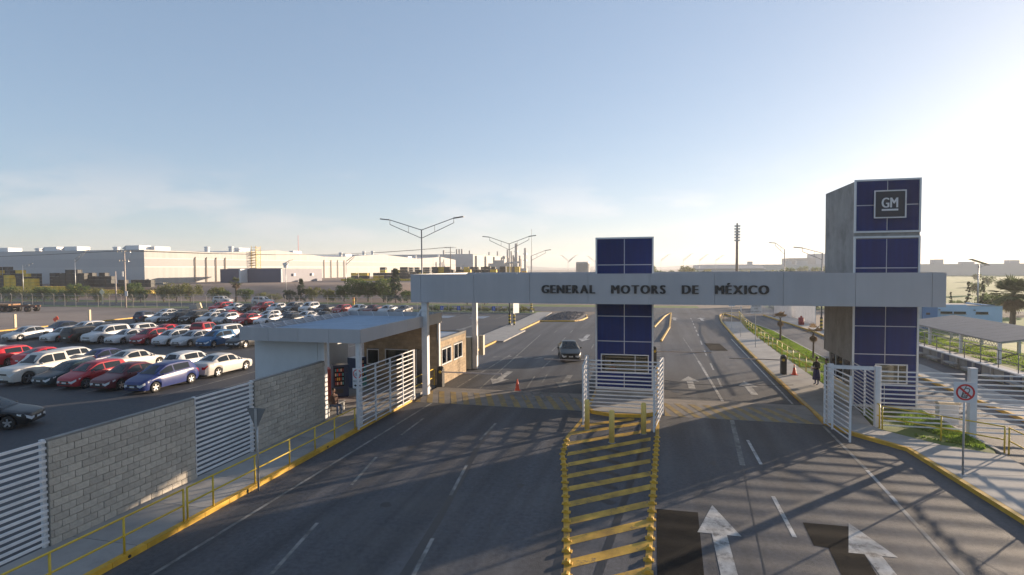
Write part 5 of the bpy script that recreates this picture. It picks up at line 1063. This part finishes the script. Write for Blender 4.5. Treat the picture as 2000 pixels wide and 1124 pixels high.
SPEC_T = [(1, -80.3, 113.0, .85, leafC, 'small dark round tree beside the pointed conifer before the bank'), (3, -77.8, 113.8, .92, leafC, 'pointed dark conifer standing between small trees before the bank'), (1, -75.2, 114.1, 1.05, leafB, 'small pale green tree before the soil bank'), (1, -71.6, 114.7, .95, leafB, 'round pale green tree on a thin trunk before the bank'), (1, -69.8, 114, .62, leafB, 'tiny pale green sapling before the bank'),
 (1, -67.6, 115, 1.15, leafA, 'broad green tree, first of the dense clump by the lamp'), (0, -65.0, 115.7, 1.35, leafA, 'tallest green tree of the dense clump by the lamp'), (0, -62.2, 116, 1.15, leafA, 'green tree in the middle of the dense clump'), (0, -58.6, 116.4, 1.3, leafA, 'round green tree on a clear trunk ending the clump'), (1, -56.4, 114, .8, leafA, 'low green tree beside the tall conifer'), (3, -54.3, 113.5, 1.25, leafC, 'tall dark conifer beside the end of the canopy beam'), (1, -51.4, 113, .9, leafA, 'low green tree half behind the canopy column'),
 (1, -36.5, 109, .9, leafA, 'small green tree under the canopy beyond the blue signs'), (1, -33, 109.5, .85, leafB, 'pale small tree under the canopy beyond the blue signs')]
for v, x, y, s, m, lb in SPEC_T: tree(v, x, y, s, m, lb)
for i in range(26):
    x = -40 + i * .85 + random.uniform(-.3, .3)
    if x < -19.5: tree(4, x, random.uniform(92.5, 95), random.uniform(.5, .9), random.choice([leafA, leafB]), 'low shrub in the planting strip behind the blue signs', 'shrub', 'shrubs behind the blue signs', cat='shrub')
for i in range(14): tree(4, 19.8 + i * 2.3, random.uniform(97.0, 113), random.uniform(.8, 1.6), random.choice([leafA, leafB]), 'scrubby bush along the cross street verge', 'shrub', 'bushes on the street verge', cat='shrub')
for i, (x, y, s, v) in enumerate(((22, 112, .9, 2), (26, 111, .8, 1), (31, 113, 1.0, 2), (18, 114, .7, 1))): tree(v, x, y, s, leafB, 'thin dry tree on the far verge beside the sign tower', group='thin dry trees on the verge')
# palms
def fan_palm(label, x, y, h, r, nf, mleaf, dry=0, lsz=1.0, name='palm_tree', e0=-.45, e1=1.35, d0=-1.35, d1=-.7):
    rr = random.Random(int(x * 7)); t_ = thing(name, label, 'palm tree', (x, y, 0)); n = 8; tk = MB()
    for i in range(n): a, b = i / n, (i + 1) / n; tk.tube((.05 * math.sin(a * 3) * h * .2, 0, a * h), (.05 * math.sin(b * 3) * h * .2, 0, b * h), r * (1.15 - .3 * a), r * (1.0 - .3 * a), 10, False)
    part('trunk', tk, barkm, t_)
    top = Vector((.05 * math.sin(3) * h * .2, 0, h))
    def frond(el, az, ln, m, nm):
        mb = MB(); d = Vector((math.cos(az) * math.cos(el), math.sin(az) * math.cos(el), math.sin(el))); sd_ = d.cross(Vector((0, 0, 1))).normalized(); un = sd_.cross(d)
        c = top + d * ln * .42; mb.tube(top, c, .02 * lsz, .012 * lsz, 5, False)
        for k in range(15):
            a = (k - 7) / 7 * 1.25; dd = (d * math.cos(a) + sd_ * math.sin(a)).normalized(); L2 = ln * .58 * (1 - .25 * abs(a)); dp = Vector((0, 0, -.22 * L2 * rr.uniform(.6, 1.3))); wv = dd.cross(un).normalized() * .035 * ln * .8
            m1 = c + dd * L2 * .6 + dp * .3; e_ = c + dd * L2 + dp; mb.add([c, m1 + wv, e_, m1 - wv], [(0, 1, 2, 3)])
        part(nm, mb, m, t_)
    for i in range(nf): frond(rr.uniform(e0, e1), i * 2.399, lsz * rr.uniform(1.5, 2.1), mleaf, 'frond')
    for i in range(dry): frond(rr.uniform(d0, d1), i * 2.399 + 1, lsz * rr.uniform(1.2, 1.7), palmd, 'dry_frond')
    return t_
fan_palm('large fan palm with dry skirt beside the pale blue building', 41.5, 80, 4.0, .30, 46, palmg, 26, 1.45)
fan_palm('fan palm cut by the picture edge beyond the large palm', 49, 86, 3.6, .28, 34, palmg, 16, 1.3)
fan_palm('small dry palm on the grass strip near the notice sign', 12.1, 60.5, 2.3, .09, 14, palmd, 18, .50, e0=.35, e1=1.45, d0=-1.5, d1=-1.15); fan_palm('small dry palm on the grass strip beside the standing woman', 12.2, 49.0, 2.2, .07, 14, palmd, 18, .48, e0=.2, e1=1.45, d0=-1.5, d1=-1.1)
fan_palm('shaggy palm behind the parked cars before the soil bank', -93.2, 111.5, 4.4, .25, 26, palmg, 30, .9)
def cyp(x, y, s, lb): tree(3, x, y, s, leafC, lb, 'cypress_tree')
TVc = None
cv = crown_mesh(9, .55, 5.2, .1, 60, 30, .28, cone=True)
for x, y, s in ((44.3, 101, .62), (46.6, 101, .92), (48.5, 101, .93), (43.3, 101, .7)):
    t_ = thing('cypress_tree', 'slim dark cypress in the row behind the pale blue building', 'cypress', (x, y, 0), group='cypresses behind the blue building'); t_.scale = (s, s, s); lnk('trunk', TV[3][0], barkm, t_).scale = (.5, .5, .6); lnk('crown', cv, leafC, t_)
for x, y, s in ((45.6, 100, .7), (47.6, 100, .6), (50.2, 101, 1.15), (51.6, 103, 1.1), (53.5, 100, 1.0), (44.9, 100, .7)): tree(2, x, y, s, leafA, 'rounded green bush in the row behind the pale blue building', group='bushes behind the blue building')
for x, y, s in ((78, 165, 1.0), (112, 230, 1.1), (142, 300, 1.2), (122, 215, 1.2), (155, 260, 1.3), (98, 260, .9), (190, 330, 1.4), (170, 240, 1.2), (135, 180, 1.2), (205, 300, 1.4)): tree(1, x, y, s, leafA, 'lone joshua tree fading into the haze on the field', group='lone trees on the field')
for i in range(60):
    x = random.uniform(-60, 130); y = random.uniform(290, 520); tree(random.choice([0, 1, 2]), x, y, random.uniform(1.0, 1.9), random.choice([leafA, leafB]), 'hazy tree on the far plain beyond the canopy', group='hazy trees on the far plain')
# grass blades on the lawns
def blades(name, polys, n, z, hh, label):
    rr = random.Random(5); mb = MB(); k = 0
    def inside(p, poly):
        c = False
        for i in range(len(poly)):
            (x1, y1), (x2, y2) = poly[i], poly[i - 1]
            if (y1 > p[1]) != (y2 > p[1]) and p[0] < (x2 - x1) * (p[1] - y1) / (y2 - y1) + x1: c = not c
        return c
    for poly, cnt in polys:
        xs = [p[0] for p in poly]; ys2 = [p[1] for p in poly]
        for i in range(cnt):
            p = (rr.uniform(min(xs), max(xs)), rr.uniform(min(ys2), max(ys2)))
            if not inside(p, poly) or math.sin(p[0] * 2.1 + 1.3 * math.sin(p[1] * .9)) + math.sin(p[1] * 1.3 + p[0]) < -.9: continue
            a = rr.uniform(0, 6.28); h2 = hh * rr.uniform(.5, 1.3); wv = .03
            mb.add([(p[0] - wv * math.cos(a), p[1] - wv * math.sin(a), z), (p[0] + wv * math.cos(a), p[1] + wv * math.sin(a), z), (p[0] + rr.uniform(-.06, .06), p[1] + rr.uniform(-.06, .06), z + h2)], [(0, 1, 2)])
    o = lnk(name, mb.mesh(name), bladem); o['kind'] = 'stuff'; tag(o, label, 'grass')
blades('grass', [([(10.3, 38), (13.1, 38), (13.1, 69), (12.0, 80), (10.7, 72), (10.5, 62)], 26000)], 0, .12, .09, 'short green grass on the strip between pavement and second road')
blades('grass', [([(11.0, 27.6), (12.8, 26.2), (13.1, 27), (13.1, 32.4), (10.4, 32.2), (10.2, 30.5)], 9000)], 0, .11, .10, 'patchy green grass on the corner lawn before the sign tower')

blades('grass', [([(27, 33), (60, 33), (60, 76), (33, 76), (27, 66)], 30000)], 0, -.01, .16, 'rough green grass on the field behind the shelter')
blades('grass', [([(22.6, 35), (27, 35), (27, 65), (22.6, 65)], 14000)], 0, .76, .12, 'green grass on the raised bank behind the terrace')
# ================================================================== RIGHT: SHELTER, BLUE BUILDING, FAR FENCE
bb = thing('blue_building', 'low pale blue building with three slit windows behind the shelter', 'building')
part('front_wall', MB().box(32.2, 38.7, 76.5, 76.7, 0, 2.72), bluew, bb); part('front_wall', MB().box(32.21, 35.2, 76.52, 76.68, 2.721, 2.86), bluew, bb); part('side_wall', MB().box(38.5, 38.7, 76.702, 84, 0, 2.72), bluew, bb); part('left_block', MB().box(30.7, 32.19, 76.3, 84, 0, 2.7), blued, bb); part('end_wall', MB().box(30.0, 30.69, 76.6, 84, 0, 2.7), wall_w, bb); part('roof', MB().box(32.3, 38.45, 76.75, 84, 2.5, 2.6), concd, bb); part('roof_edge', MB().box(35.3, 38.75, 76.46, 76.72, 2.722, 2.78), concd, bb)
for a, b, z in ((32.55, 33.75, 1.8), (33.9, 35.1, 1.8), (36.1, 37.3, 1.8)):
    f = part('window', MB().box(a, b, 76.46, 76.498, z, z + .25), carglass, bb); part('window_sill', MB().box(a - .05, b + .05, 76.42, 76.499, z - .06, z - .002), concd, f)
part('window', MB().box(31.0, 31.4, 76.27, 76.299, 1.65, 1.9), dark, bb)
for x in (32.4, 35.9): part('drain_spout', MB().tube((x, 76.2, 2.25), (x, 76.5, 2.25), .05), dark, bb)
sh = thing('bus_shelter', 'grey sheet roofed shelter on white posts with lattice trusses', 'shelter')
rz_ = lambda x: 2.2 + (x - 22.6) * .15
for i in range(12):
    ya, yb = 45.0 + i * 1.28, 45.0 + (i + 1) * 1.28 - .02; m = MB(); m.add([(22.6, ya, rz_(22.6)), (26.8, ya, rz_(26.8)), (26.8, yb, rz_(26.8)), (22.6, yb, rz_(22.6)), (22.6, ya, rz_(22.6) + .05), (26.8, ya, rz_(26.8) + .05), (26.8, yb, rz_(26.8) + .05), (22.6, yb, rz_(22.6) + .05)], [(0, 3, 2, 1), (4, 5, 6, 7), (0, 1, 5, 4), (2, 3, 7, 6), (0, 4, 7, 3), (1, 2, 6, 5)]); part('roof_sheet', m, mat('weathered_roof_sheet', (.13, .145, .165), .75, var=.12, scale=1.2), sh)
for x in (22.75, 26.5):
    for y in (45.2, 50.2, 55.2, 60.1): part('post', MB().box(x - .09, x + .09, y - .09, y + .09, 0, rz_(x) - .01), whitem, sh)
tz = rz_(22.75)
for z in (tz - .08, tz - .34): part('truss_chord', MB().bar((22.75, 45.3, z), (22.75, 60.0, z), .04), galv, sh)
m = MB()
for i in range(38): ya = 45.3 + i * .385; m.bar((22.75, ya, tz - .34), (22.75, ya + .19, tz - .08), .02); m.bar((22.75, ya + .19, tz - .08), (22.75, ya + .385, tz - .34), .02)
part('truss_lattice', m, galv, sh)
part('front_beam', MB().bar((22.75, 45.12, tz - .06), (26.6, 45.12, rz_(26.6) - .06), .06, .1), galv, sh)
te = thing('stepped_terrace', 'concrete stepped terrace with blue bays below the shelter', 'terrace')
part('retaining_wall', MB().box(21.3, 21.5, 38, 62, 0, .8), concd, te); part('walkway', MB().box(21.52, 22.4, 38, 62, 0, .78), conc, te); part('coping', MB().box(21.2, 21.6, 38, 62, .801, .88), whitem, te)
for i in range(5): part('blue_bay', MB().box(21.255, 21.298, 40.0 + i * 4.3, 41.7 + i * 4.3, .02, .78), mat('faded_navy', (.05, .065, .11), .7), te)
for i in range(11): part('wall_pier', MB().box(21.15, 21.297, 38.6 + i * 2.15, 38.75 + i * 2.15, 0, .795), conc, te)
for i in range(9): part('bench_step', MB().box(20.75, 21.14, 39.0 + i * 2.6, 40.6 + i * 2.6, .32, .4), conc, te)
rail('grey steel handrail on the stepped terrace wall below the shelter', [(21.4, 38.5), (21.4, 61)], [(21.4, 38.5 + 2.05 * i) for i in range(12)], 1.15, mat('rail_dark', (.16, .16, .17), .5, .4), .85)
def stair_rail(label, p, q): 
    t_ = thing('handrail', label, 'railing')
    for k in (0, .45): part('rail', MB().path([(p[0] - .9, p[1], p[2] - k), (p[0], p[1], p[2] - k), (q[0], q[1], q[2] - k)], .03), whitem, t_)
    for f in (0, .5, 1): a = Vector(p).lerp(Vector(q), f); part('post', MB().tube((a.x, a.y, a.z - 1.0), a, .03), whitem, t_)
stair_rail('white sloping handrail on the grass behind the terrace', (23.0, 61.5, 1.7), (24.5, 52.5, 1.0)); stair_rail('white sloping handrail by the near shelter post', (24.6, 43.5, 1.55), (26.5, 39, .9))
struct('grass_slope', MB().add([(22.5, 34, .75), (27, 34, .8), (27, 66, .8), (22.5, 66, .75), (34, 30, -.02), (34, 70, -.02), (22.5, 33, -.1), (22.5, 67, -.1)], [(0, 1, 2, 3), (1, 4, 5, 2), (0, 6, 4, 1), (3, 2, 5, 7)]), grassm)
struct('gravel_strip', MB().sheet([(19.3, 36), (21.2, 36), (21.2, 64), (19.6, 64)], .004), gravel)
# the second-road boom and kiosk seen through the fence
t_ = thing('road_barrier', 'low white boom and cabinet on the second road behind the slatted fence', 'barrier', (15.5, 31.0, 0)); part('cabinet', MB().box(-2.4, -1.6, -.3, .1, 0, .9), whitem, t_); part('boom', MB().bar((-1.6, -.1, 1.0), (2.2, -.1, .75), .07, .09), whitem, t_); part('cabinet_top', MB().box(-2.45, -1.55, -.35, .15, .901, 1.0), cream, t_)
part('painted_arrow', MB().sheet([(14.4, 27.2), (15.0, 27.0), (15.6, 22), (15.1, 22)], .004), white_p, bpy.data.objects['second_road'])
# far white palisade
for i, (xa, ya, xb, yb, h) in enumerate(((15.6, 96, 17.8, 93.5, 2.9), (17.85, 93.4, 19.0, 88, 2.7), (19.9, 97, 19.6, 84, 2.8), (19.55, 83.5, 19.5, 77.5, 2.7))):
    t_ = thing('palisade_fence', ('white palisade panel facing the street junction', 'white palisade panel leading from the junction corner', 'long white palisade run behind the small dry palm', 'white palisade end panel next to the red drum')[i], 'fence')
    n = max(6, int(math.hypot(xb - xa, yb - ya) / .16)); a, b = Vector((xa, ya, 0)), Vector((xb, yb, 0))
    for k in range(n): p = a.lerp(b, k / (n - 1)); part('pale', MB().bar(p + Vector((0, 0, .08)), p + Vector((0, 0, h)), .09, .03, (b - a).normalized()), whitem, t_)
    for z in (.3, h - .3): part('rail', MB().bar(a + Vector((0, 0, z)), b + Vector((0, 0, z)), .04), whitem, t_)
t_ = thing('red_drum', 'red drum standing at the end of the white palisade', 'drum', (17.9, 77.5, .13)); part('drum_body', MB().lathe([(.001, 0), (.33, 0), (.33, .38), (.35, .4), (.33, .42), (.33, .85), (.30, .9), (.001, .9)], n=18), mat('drum_red', (.30, .03, .03), .6), t_, True); part('drum_cap', MB().tube((0, 0, .9), (0, 0, 1.1), .12), mat('drum_red', (0, 0, 0)), t_)
sl = thing('solar_lamp', 'solar panel street lamp beyond the pale blue building', 'street lamp', (47.4, 100, 0)); part('pole', MB().tube((0, 0, 0), (0, 0, 7.6), .12, .08), galv, sl, True); part('solar_panel', MB().bar((-1.1, 0, 8.35), (1.0, 0, 7.55), 1.3, .06), solarm, sl); part('lamp_arm', MB().tube((0, 0, 7.0), (.9, 0, 7.4), .04), galv, sl); part('lamp_head', MB().box(.8, 1.4, -.12, .12, 7.38, 7.46), dark, sl)

# ================================================================== FACTORIES ON THE SKYLINE
fy0, fx = 142.2, -151.6
fac = thing('factory', 'long white clad factory hall with rooftop vents behind the soil bank', 'factory')
prof = [(142.2, 13.75), (160, 13.6), (174, 13.6), (205, 15.3), (240, 13.3), (255, 13.4), (299, 15.6), (350, 13.8), (394, 15.7), (425, 13.9)]
zb = 3.0
def side_band(name, za, zb_, m, dx):
    # horizontal band of the long wall, topped by the roofline where zb_ is None
    mb = MB()
    for (ya, ta), (yb, tb) in zip(prof, prof[1:]):
        t0, t1_ = (zb_, zb_) if zb_ is not None else (ta, tb)
        mb.add([(fx + dx, ya, za), (fx + dx, yb, za), (fx + dx, yb, t1_), (fx + dx, ya, t0)], [(0, 1, 2, 3)])
    part(name, mb, m, fac)
side_band('lower_cladding', 1.5, 8.3, facw, 0); side_band('band_strip', 8.31, 8.55, mat('band_white', (.40, .395, .385), .5), .04); side_band('mid_cladding', 8.56, 11.0, facb, 0); side_band('band_strip', 11.01, 11.2, mat('band_white', (0, 0, 0)), .04); side_band('upper_cladding', 11.21, None, facw, 0)
for za, zb_, m in ((1.5, 8.3, mat('factory_end_lower', (.46, .46, .47), .6, var=.04, scale=.05)), (8.31, 11.0, mat('factory_end_mid', (.42, .42, .435), .6, var=.04, scale=.05)), (11.01, 13.7, mat('factory_end_lower', (0, 0, 0)))): part('end_cladding', MB().box(-420, fx - .02, fy0, fy0 + .2, za, zb_), m, fac)
for i in range(16): part('wall_seam', MB().box(-160 - i * 9, -159.9 - i * 9, fy0 - .02, fy0 - .001, 3, 13.6), facg, fac)
mb = MB()
for (ya, ta), (yb, tb) in zip(prof, prof[1:]): mb.add([(fx, ya, ta), (fx, yb, tb), (-420, yb, tb), (-420, ya, ta)], [(0, 1, 2, 3)])
part('roof', mb, facg, fac); part('plinth', MB().box(fx - .5, -141, 138.5, 140.5, 0, 3.7), concd, fac)
def vent(x, y, z, sx_, sy_, sz_):
    v = part('roof_vent', MB().box(x - sx_, x + sx_, y - sy_, y + sy_, z, z + sz_), mat('vent_white', (.66, .66, .66), .5), fac); part('vent_cowl', MB().add([(x - sx_, y - sy_, z + .2), (x - sx_, y + sy_, z + .2), (x - sx_, y + sy_, z + sz_ - .02), (x - sx_, y - sy_, z + sz_ - .02), (x - sx_ - 1.5, y - sy_, z + sz_ * .45), (x - sx_ - 1.5, y + sy_, z + sz_ * .45)], [(0, 3, 4), (1, 5, 2), (0, 4, 5, 1), (3, 2, 5, 4)]), facg, v)
for x in (-213, -192, -183.5, -158.8): vent(x, 147, 13.5, 2.6, 2.2, 1.7)
for x, y in ((-200, 147), (-167.5, 147)): part('round_vent', MB().lathe([(.9, 13.5), (.9, 14.4), (1.1, 14.5), (1.1, 14.9), (.001, 15.1)], (x, y, 0), 12), mat('vent_white', (0, 0, 0)), fac)
for y, k in ((152, 0), (172, 1), (184, 1), (190, 0), (224, 0), (262, 1), (268, 0), (286, 1), (296, 1), (345, 0), (356, 1), (398, 1)):
    z = lerp(prof, y) - .1
    if k: part('round_vent', MB().lathe([(.8, z), (.8, z + 1.0), (1.0, z + 1.1), (.7, z + 1.5), (.95, z + 1.7), (.95, z + 2.1), (.001, z + 2.3)], (fx - 4, y, 0), 12), mat('vent_white', (0, 0, 0)), fac)
    else: part('roof_vent', MB().box(fx - 5, fx - 3, y - 3, y + 3, z, z + 1.4), mat('vent_white', (0, 0, 0)), fac)
for y in (162, 167, 171.5, 176, 240, 246, 252, 258): part('downpipe', MB().path([(fx + .3, y, 3), (fx + .3, y, 11.3), (fx + .05, y + .4, 11.7)], .18, 6), mat('pipe_tan', (.42, .33, .26), .7), fac)
st = MB()
for z in range(4, 17): st.box(fx + .2, fx + 2.2, 190, 192.6, z, z + .08)
for a, b in ((.2, 190), (2.2, 190), (.2, 192.6), (2.2, 192.6)): st.tube((fx + a, b, 2), (fx + a, b, 16.5), .09, n=5)
for z in range(4, 16): st.bar((fx + 2.2, 190 if z % 2 else 192.6, z), (fx + 2.2, 192.6 if z % 2 else 190, z + 1), .1)
part('stair_tower', st, racky, fac)
an = thing('annex_building', 'low navy and grey annex against the factory wall', 'building')
part('dark_end', MB().box(-130, -117.2, 161.0, 161.3, 2.8, 7.6), navy, an); part('dark_end', MB().box(-138, -130.6, 158.0, 158.3, 2.8, 7.6), navy, an); part('long_wall', MB().box(-117.2, -117.0, 161, 184, 2.8, 7.5), greyw, an); part('roof', MB().box(-138, -117.0, 161.31, 184, 7.61, 7.8), facw, an); part('corner_post', MB().box(-117.3, -116.9, 160.7, 161.0, 2.8, 7.6), whitem, an); part('corner_post', MB().box(-130.6, -130.0, 157.8, 160.99, 2.8, 7.6), whitem, an)
for y in (167, 177.5): part('vent_box', MB().box(-116.99, -116.4, y - .5, y + .5, 5.2, 6.0), whitem, an)
part('roof_vent', MB().lathe([(.7, 7.9), (.7, 8.8), (.95, 8.9), (.95, 9.5), (.001, 9.8)], (-122, 170, 0), 12), whitem, an)
# rack stacks
rk = MB()
rk.box(-1.1, 1.1, -.7, .7, 0, .1)
for x in (-1.05, 1.05):
    for y in (-.65, .65): rk.box(x - .05, x + .05, y - .05, y + .05, .1, 1.0)
rk.box(-1.04, 1.04, -.64, .64, .101, .96)
rkm = rk.mesh('crate'); rr = random.Random(8); RK = []
def stack(x, y, z, n, group, label, my=None):
    t_ = thing('crate_stack', label, 'crate stack', (x, y, z), 0, group)
    for i in range(n): lnk('crate', rkm, (racky if (my if my is not None else rr.random() < .3) else rackk), t_, (0, 0, i * 1.02))
for i in range(9): stack(-196 + i * 2.35, 128 + rr.uniform(0, 2), 2.6, (5, 5, 6, 6, 5, 5, 5, 4, 4)[i], 'stacks of crates by the factory end wall', 'stack of black and yellow crates before the factory end wall')
for i in range(7): stack(-184 + i * 2.3, 123.5, 2.2, (4, 4, 4, 3, 3, 3, 3)[i], 'front stacks of crates by the factory end wall', 'shorter stack of yellow and black crates in front', i % 3 != 1)
for i in range(10): stack(-173 + i * 2.3, 131.5, 2.7, rr.choice([3, 4, 3, 2]), 'dark crates before the factory', 'dark crate stack against the shaded factory wall', False)
for i in range(5): stack(-166.5 + i * 2.3, 127.5, 2.6, (3, 4, 5, 5, 4)[i], 'tall dark crates before the factory', 'tall dark crate stack in the stepped block by the lamp', False)
for i in range(8): stack(-153 + i * 2.3, 130, 2.7, rr.choice([1, 2, 2]), 'low dark crates before the factory', 'low dark crates between the lamp and the utility pole', False)
for i in range(9): stack(-170 + i * 2.3, 119.5, 1.2, 2, 'yellow crates before the factory', 'low stack of yellow crates in front of the black crates', True)
for i in range(11): stack(-150 + i * 2.3, 120.5, 1.3, 1, 'yellow crates in a line', 'single yellow crate in the line below the factory corner', True)
for i in range(26): stack(-107 + i * 2.25 + rr.uniform(-.2, .2), 186 + rr.uniform(-2, 6), 2.9, rr.choice([3, 4, 4, 5, 5]) if i > 3 else 3, 'stacks of crates above the soil bank', 'stack of black and yellow crates above the soil bank', None if i < 9 else rr.random() < .42)
for i in range(20): stack(-107 + i * 2.3, 182.5, 2.9, 1, 'yellow crates along the bank edge', 'single yellow crate in the row along the bank edge', True)
for i in range(24): stack(-112 + i * 2.4, 250 + rr.uniform(-3, 3), 2.9, rr.choice([3, 4, 5, 5]), 'far stacks of crates', 'far stack of dark crates beyond the canopy end', rr.random() < .15)
# yellow frames on the bank road
for i, (x, y) in enumerate(((-43, 128), (-33.5, 127), (-31.3, 127))):
    t_ = thing('steel_frame', 'small yellow steel frame standing on the bank road', 'frame', (x, y, .2), group='yellow steel frames'); part('top_beam', MB().box(-1, 1, -.15, .15, 1.5, 2.0), racky, t_)
    for q in (-.9, 0, .9): part('leg', MB().box(q - .12, q + .12, -.12, .12, 0, 1.499), racky, t_)
# white vehicles behind the fence
for i, (x, y) in enumerate(((-92, 106), (-79.5, 103))): make_car('suv', 'white', x, y, R(90), ('white utility car on the street behind the shaggy palm', 'white utility car on the street left of the pointed conifer')[i], 'cars on the street'); 
# second factory with chimneys
f2 = thing('press_shop', 'grey factory block with a trio of chimneys behind the canopy end', 'factory')
part('end_wall', MB().box(-240, -142, 440, 440.5, 0, 18.6), facg, f2); part('side_wall', MB().box(-142.4, -142, 440.6, 640, 0, 18.4), facw, f2); part('roof', MB().box(-240, -142.5, 440.6, 640, 18.61, 18.9), facw, f2); part('doorway', MB().box(-158.5, -150, 439.4, 439.99, 0, 11), mat('pale_panel', (.45, .46, .46), .6), f2)
for i in range(7): part('buttress', MB().box(-141.9, -140.6, 446 + i * 27, 453 + i * 27, 0, 17.5), facw, f2)
for x, y, h, r_ in ((-156.6, 442, 23, .7), (-154.4, 442, 23, .7), (-152.2, 442, 23, .7), (-145.6, 442, 21.6, .6), (-167.9, 442, 22.3, .7), (-146.0, 500, 22, .7), (-143.5, 520, 23, .7)): part('chimney', MB().tube((x, y, 17), (x, y, h), r_, n=10), mat('chimney_grey', (.36, .33, .31), .7), f2)
pp = thing('process_plant', 'cluster of small stacks, ducts and low sheds beyond the grey factory', 'plant')
for x, h, r_ in ((-113.2, 22, .7), (-110.1, 20.7, .7), (-108.4, 17.4, .8), (-106.1, 26.7, 1.15), (-103.2, 17, .9), (-98.8, 23, .95)): part('stack', MB().tube((x, 440, 0), (x, 440, h), r_ * 1.1, r_ * .9, 12), mat('chimney_grey', (0, 0, 0)), pp)
for x, z in ((-106.1, 20), (-106.1, 15), (-98.8, 18), (-98.8, 13)): part('gallery', MB().lathe([(.9, z), (1.6, z), (1.6, z + .7), (.9, z + .7)], (x, 440, 0), 12), galv, pp)
for x0_, x1_, h in ((-128, -112, 11), (-124, -116, 13.5), (-112, -104, 8), (-104, -96, 7)): part('shed', MB().box(x0_, x1_, 425 + h, 438, 0, h), facw if h % 2 else facg, pp)
part('duct', MB().tube((-114, 436, 11), (-102, 436, 12), .7), facw, pp); part('hopper', MB().lathe([(.4, 4), (2, 8), (2, 11), (.001, 12)], (-105, 434, 0), 12), facw, pp)
am = thing('lattice_mast', 'very thin radio mast behind the street lamp', 'mast', (-93.5, 440, 0)); part('mast', MB().tube((0, 0, 0), (0, 0, 37.8), .22, .12, 6), mat('mast_rust', (0, 0, 0)), am)
am = thing('lattice_mast', 'thin red and white radio mast behind the factory roof', 'mast', (-227, 330, 0)); part('mast', MB().tube((0, 0, 10), (0, 0, 29.7), .25, .12, 6), redp, am)
tk = thing('storage_tank', 'white cylindrical storage tank beside the gate tower', 'tank', (-39.8, 330, 0)); part('tank_shell', MB().lathe([(4.0, 0), (4.0, 9.6), (4.05, 9.7), (3.8, 10.0), (.001, 10.5)], n=32), facw, tk, True); part('tank_rail', MB().lathe([(3.9, 9.8), (3.92, 10.6), (3.88, 10.6)], n=24), galv, tk)
wt = thing('water_tower', 'dark round dish on a stand beside the street lamp', 'tank', (-115.8, 438, 0)); part('stand', MB().tube((0, 0, 0), (0, 0, 14), .5), facg, wt); part('tank', ellipsoid((0, 0, 15.5), (1.3, .6, 1.5)), mat('chimney_grey', (0, 0, 0)), wt, True)
f3 = thing('hazy_factory', 'long pale factory roof fading into haze at the field edge', 'factory')
part('front_wall', MB().box(60, 1000, 470, 471, 0, 8.2), facg, f3); part('roof', MB().box(60, 1000, 471.01, 700, 8.0, 8.3), facw, f3)
for i in range(22):
    x = 70 + i * 21 + random.uniform(-6, 6); part('roof_unit', MB().box(x, x + random.uniform(3, 8), 474, 480, 8.31, 8.31 + random.uniform(1.2, 3.4)), facg, f3)
f4 = thing('hazy_works', 'stepped pale works building rising behind the street lamps', 'factory'); part('lower_block', MB().box(40, 148, 560, 620, 0, 9), facg, f4); part('middle_block', MB().box(125, 148, 590, 621, 9.01, 15), facw, f4); part('upper_block', MB().box(148.2, 190, 590, 622, 0, 19), facg, f4)
f5 = thing('hazy_shed', 'low gabled shed in the haze right of the floodlight mast', 'building'); part('wall', MB().box(28, 70, 400, 430, 0, 6), facg, f5); part('gable_roof', MB().add([(27, 399, 6.01), (71, 399, 6.01), (71, 415, 8), (27, 415, 8), (27, 431, 6.01), (71, 431, 6.01)], [(0, 1, 2, 3), (3, 2, 5, 4), (0, 3, 4), (1, 5, 2)]), facw, f5)
for i in range(7):
    x = -260 + i * 90; o = lnk('far_hill', None) if False else None
hl = MB(); nh = 80
vs_ = []
for i in range(nh):
    x = -2600 + i * 5200 / (nh - 1); z = 16 + 16 * (math.sin(i * .31) * .5 + .5) + 8 * math.sin(i * .9)
    vs_ += [(x, 2500, -1), (x, 2620, max(6, z) * .55)]
hl.add(vs_, [(2 * i, 2 * i + 2, 2 * i + 3, 2 * i + 1) for i in range(nh - 1)]); struct('hills', hl, mat('hill', (.12, .13, .11), .95, var=.2, scale=.002))

# ================================================================== HAZE
hz = MB().box(-1500, 1500, -60, 2900, -2.5, 68); ho = lnk('haze', hz.mesh('haze')); ho['kind'] = 'stuff'; tag(ho, 'pale morning haze lying over the plain', 'haze')
hm = bpy.data.materials.new('haze'); hm.use_nodes = True; ht = hm.node_tree; ht.nodes.clear(); hov = ht.nodes.new('ShaderNodeOutputMaterial'); pv = ht.nodes.new('ShaderNodeVolumePrincipled')
pv.inputs['Color'].default_value = (.92, .94, .97, 1); pv.inputs['Density'].default_value = .0004; pv.inputs['Anisotropy'].default_value = 0.25; ht.links.new(pv.outputs[0], hov.inputs['Volume'])
ho.data.materials.append(hm)
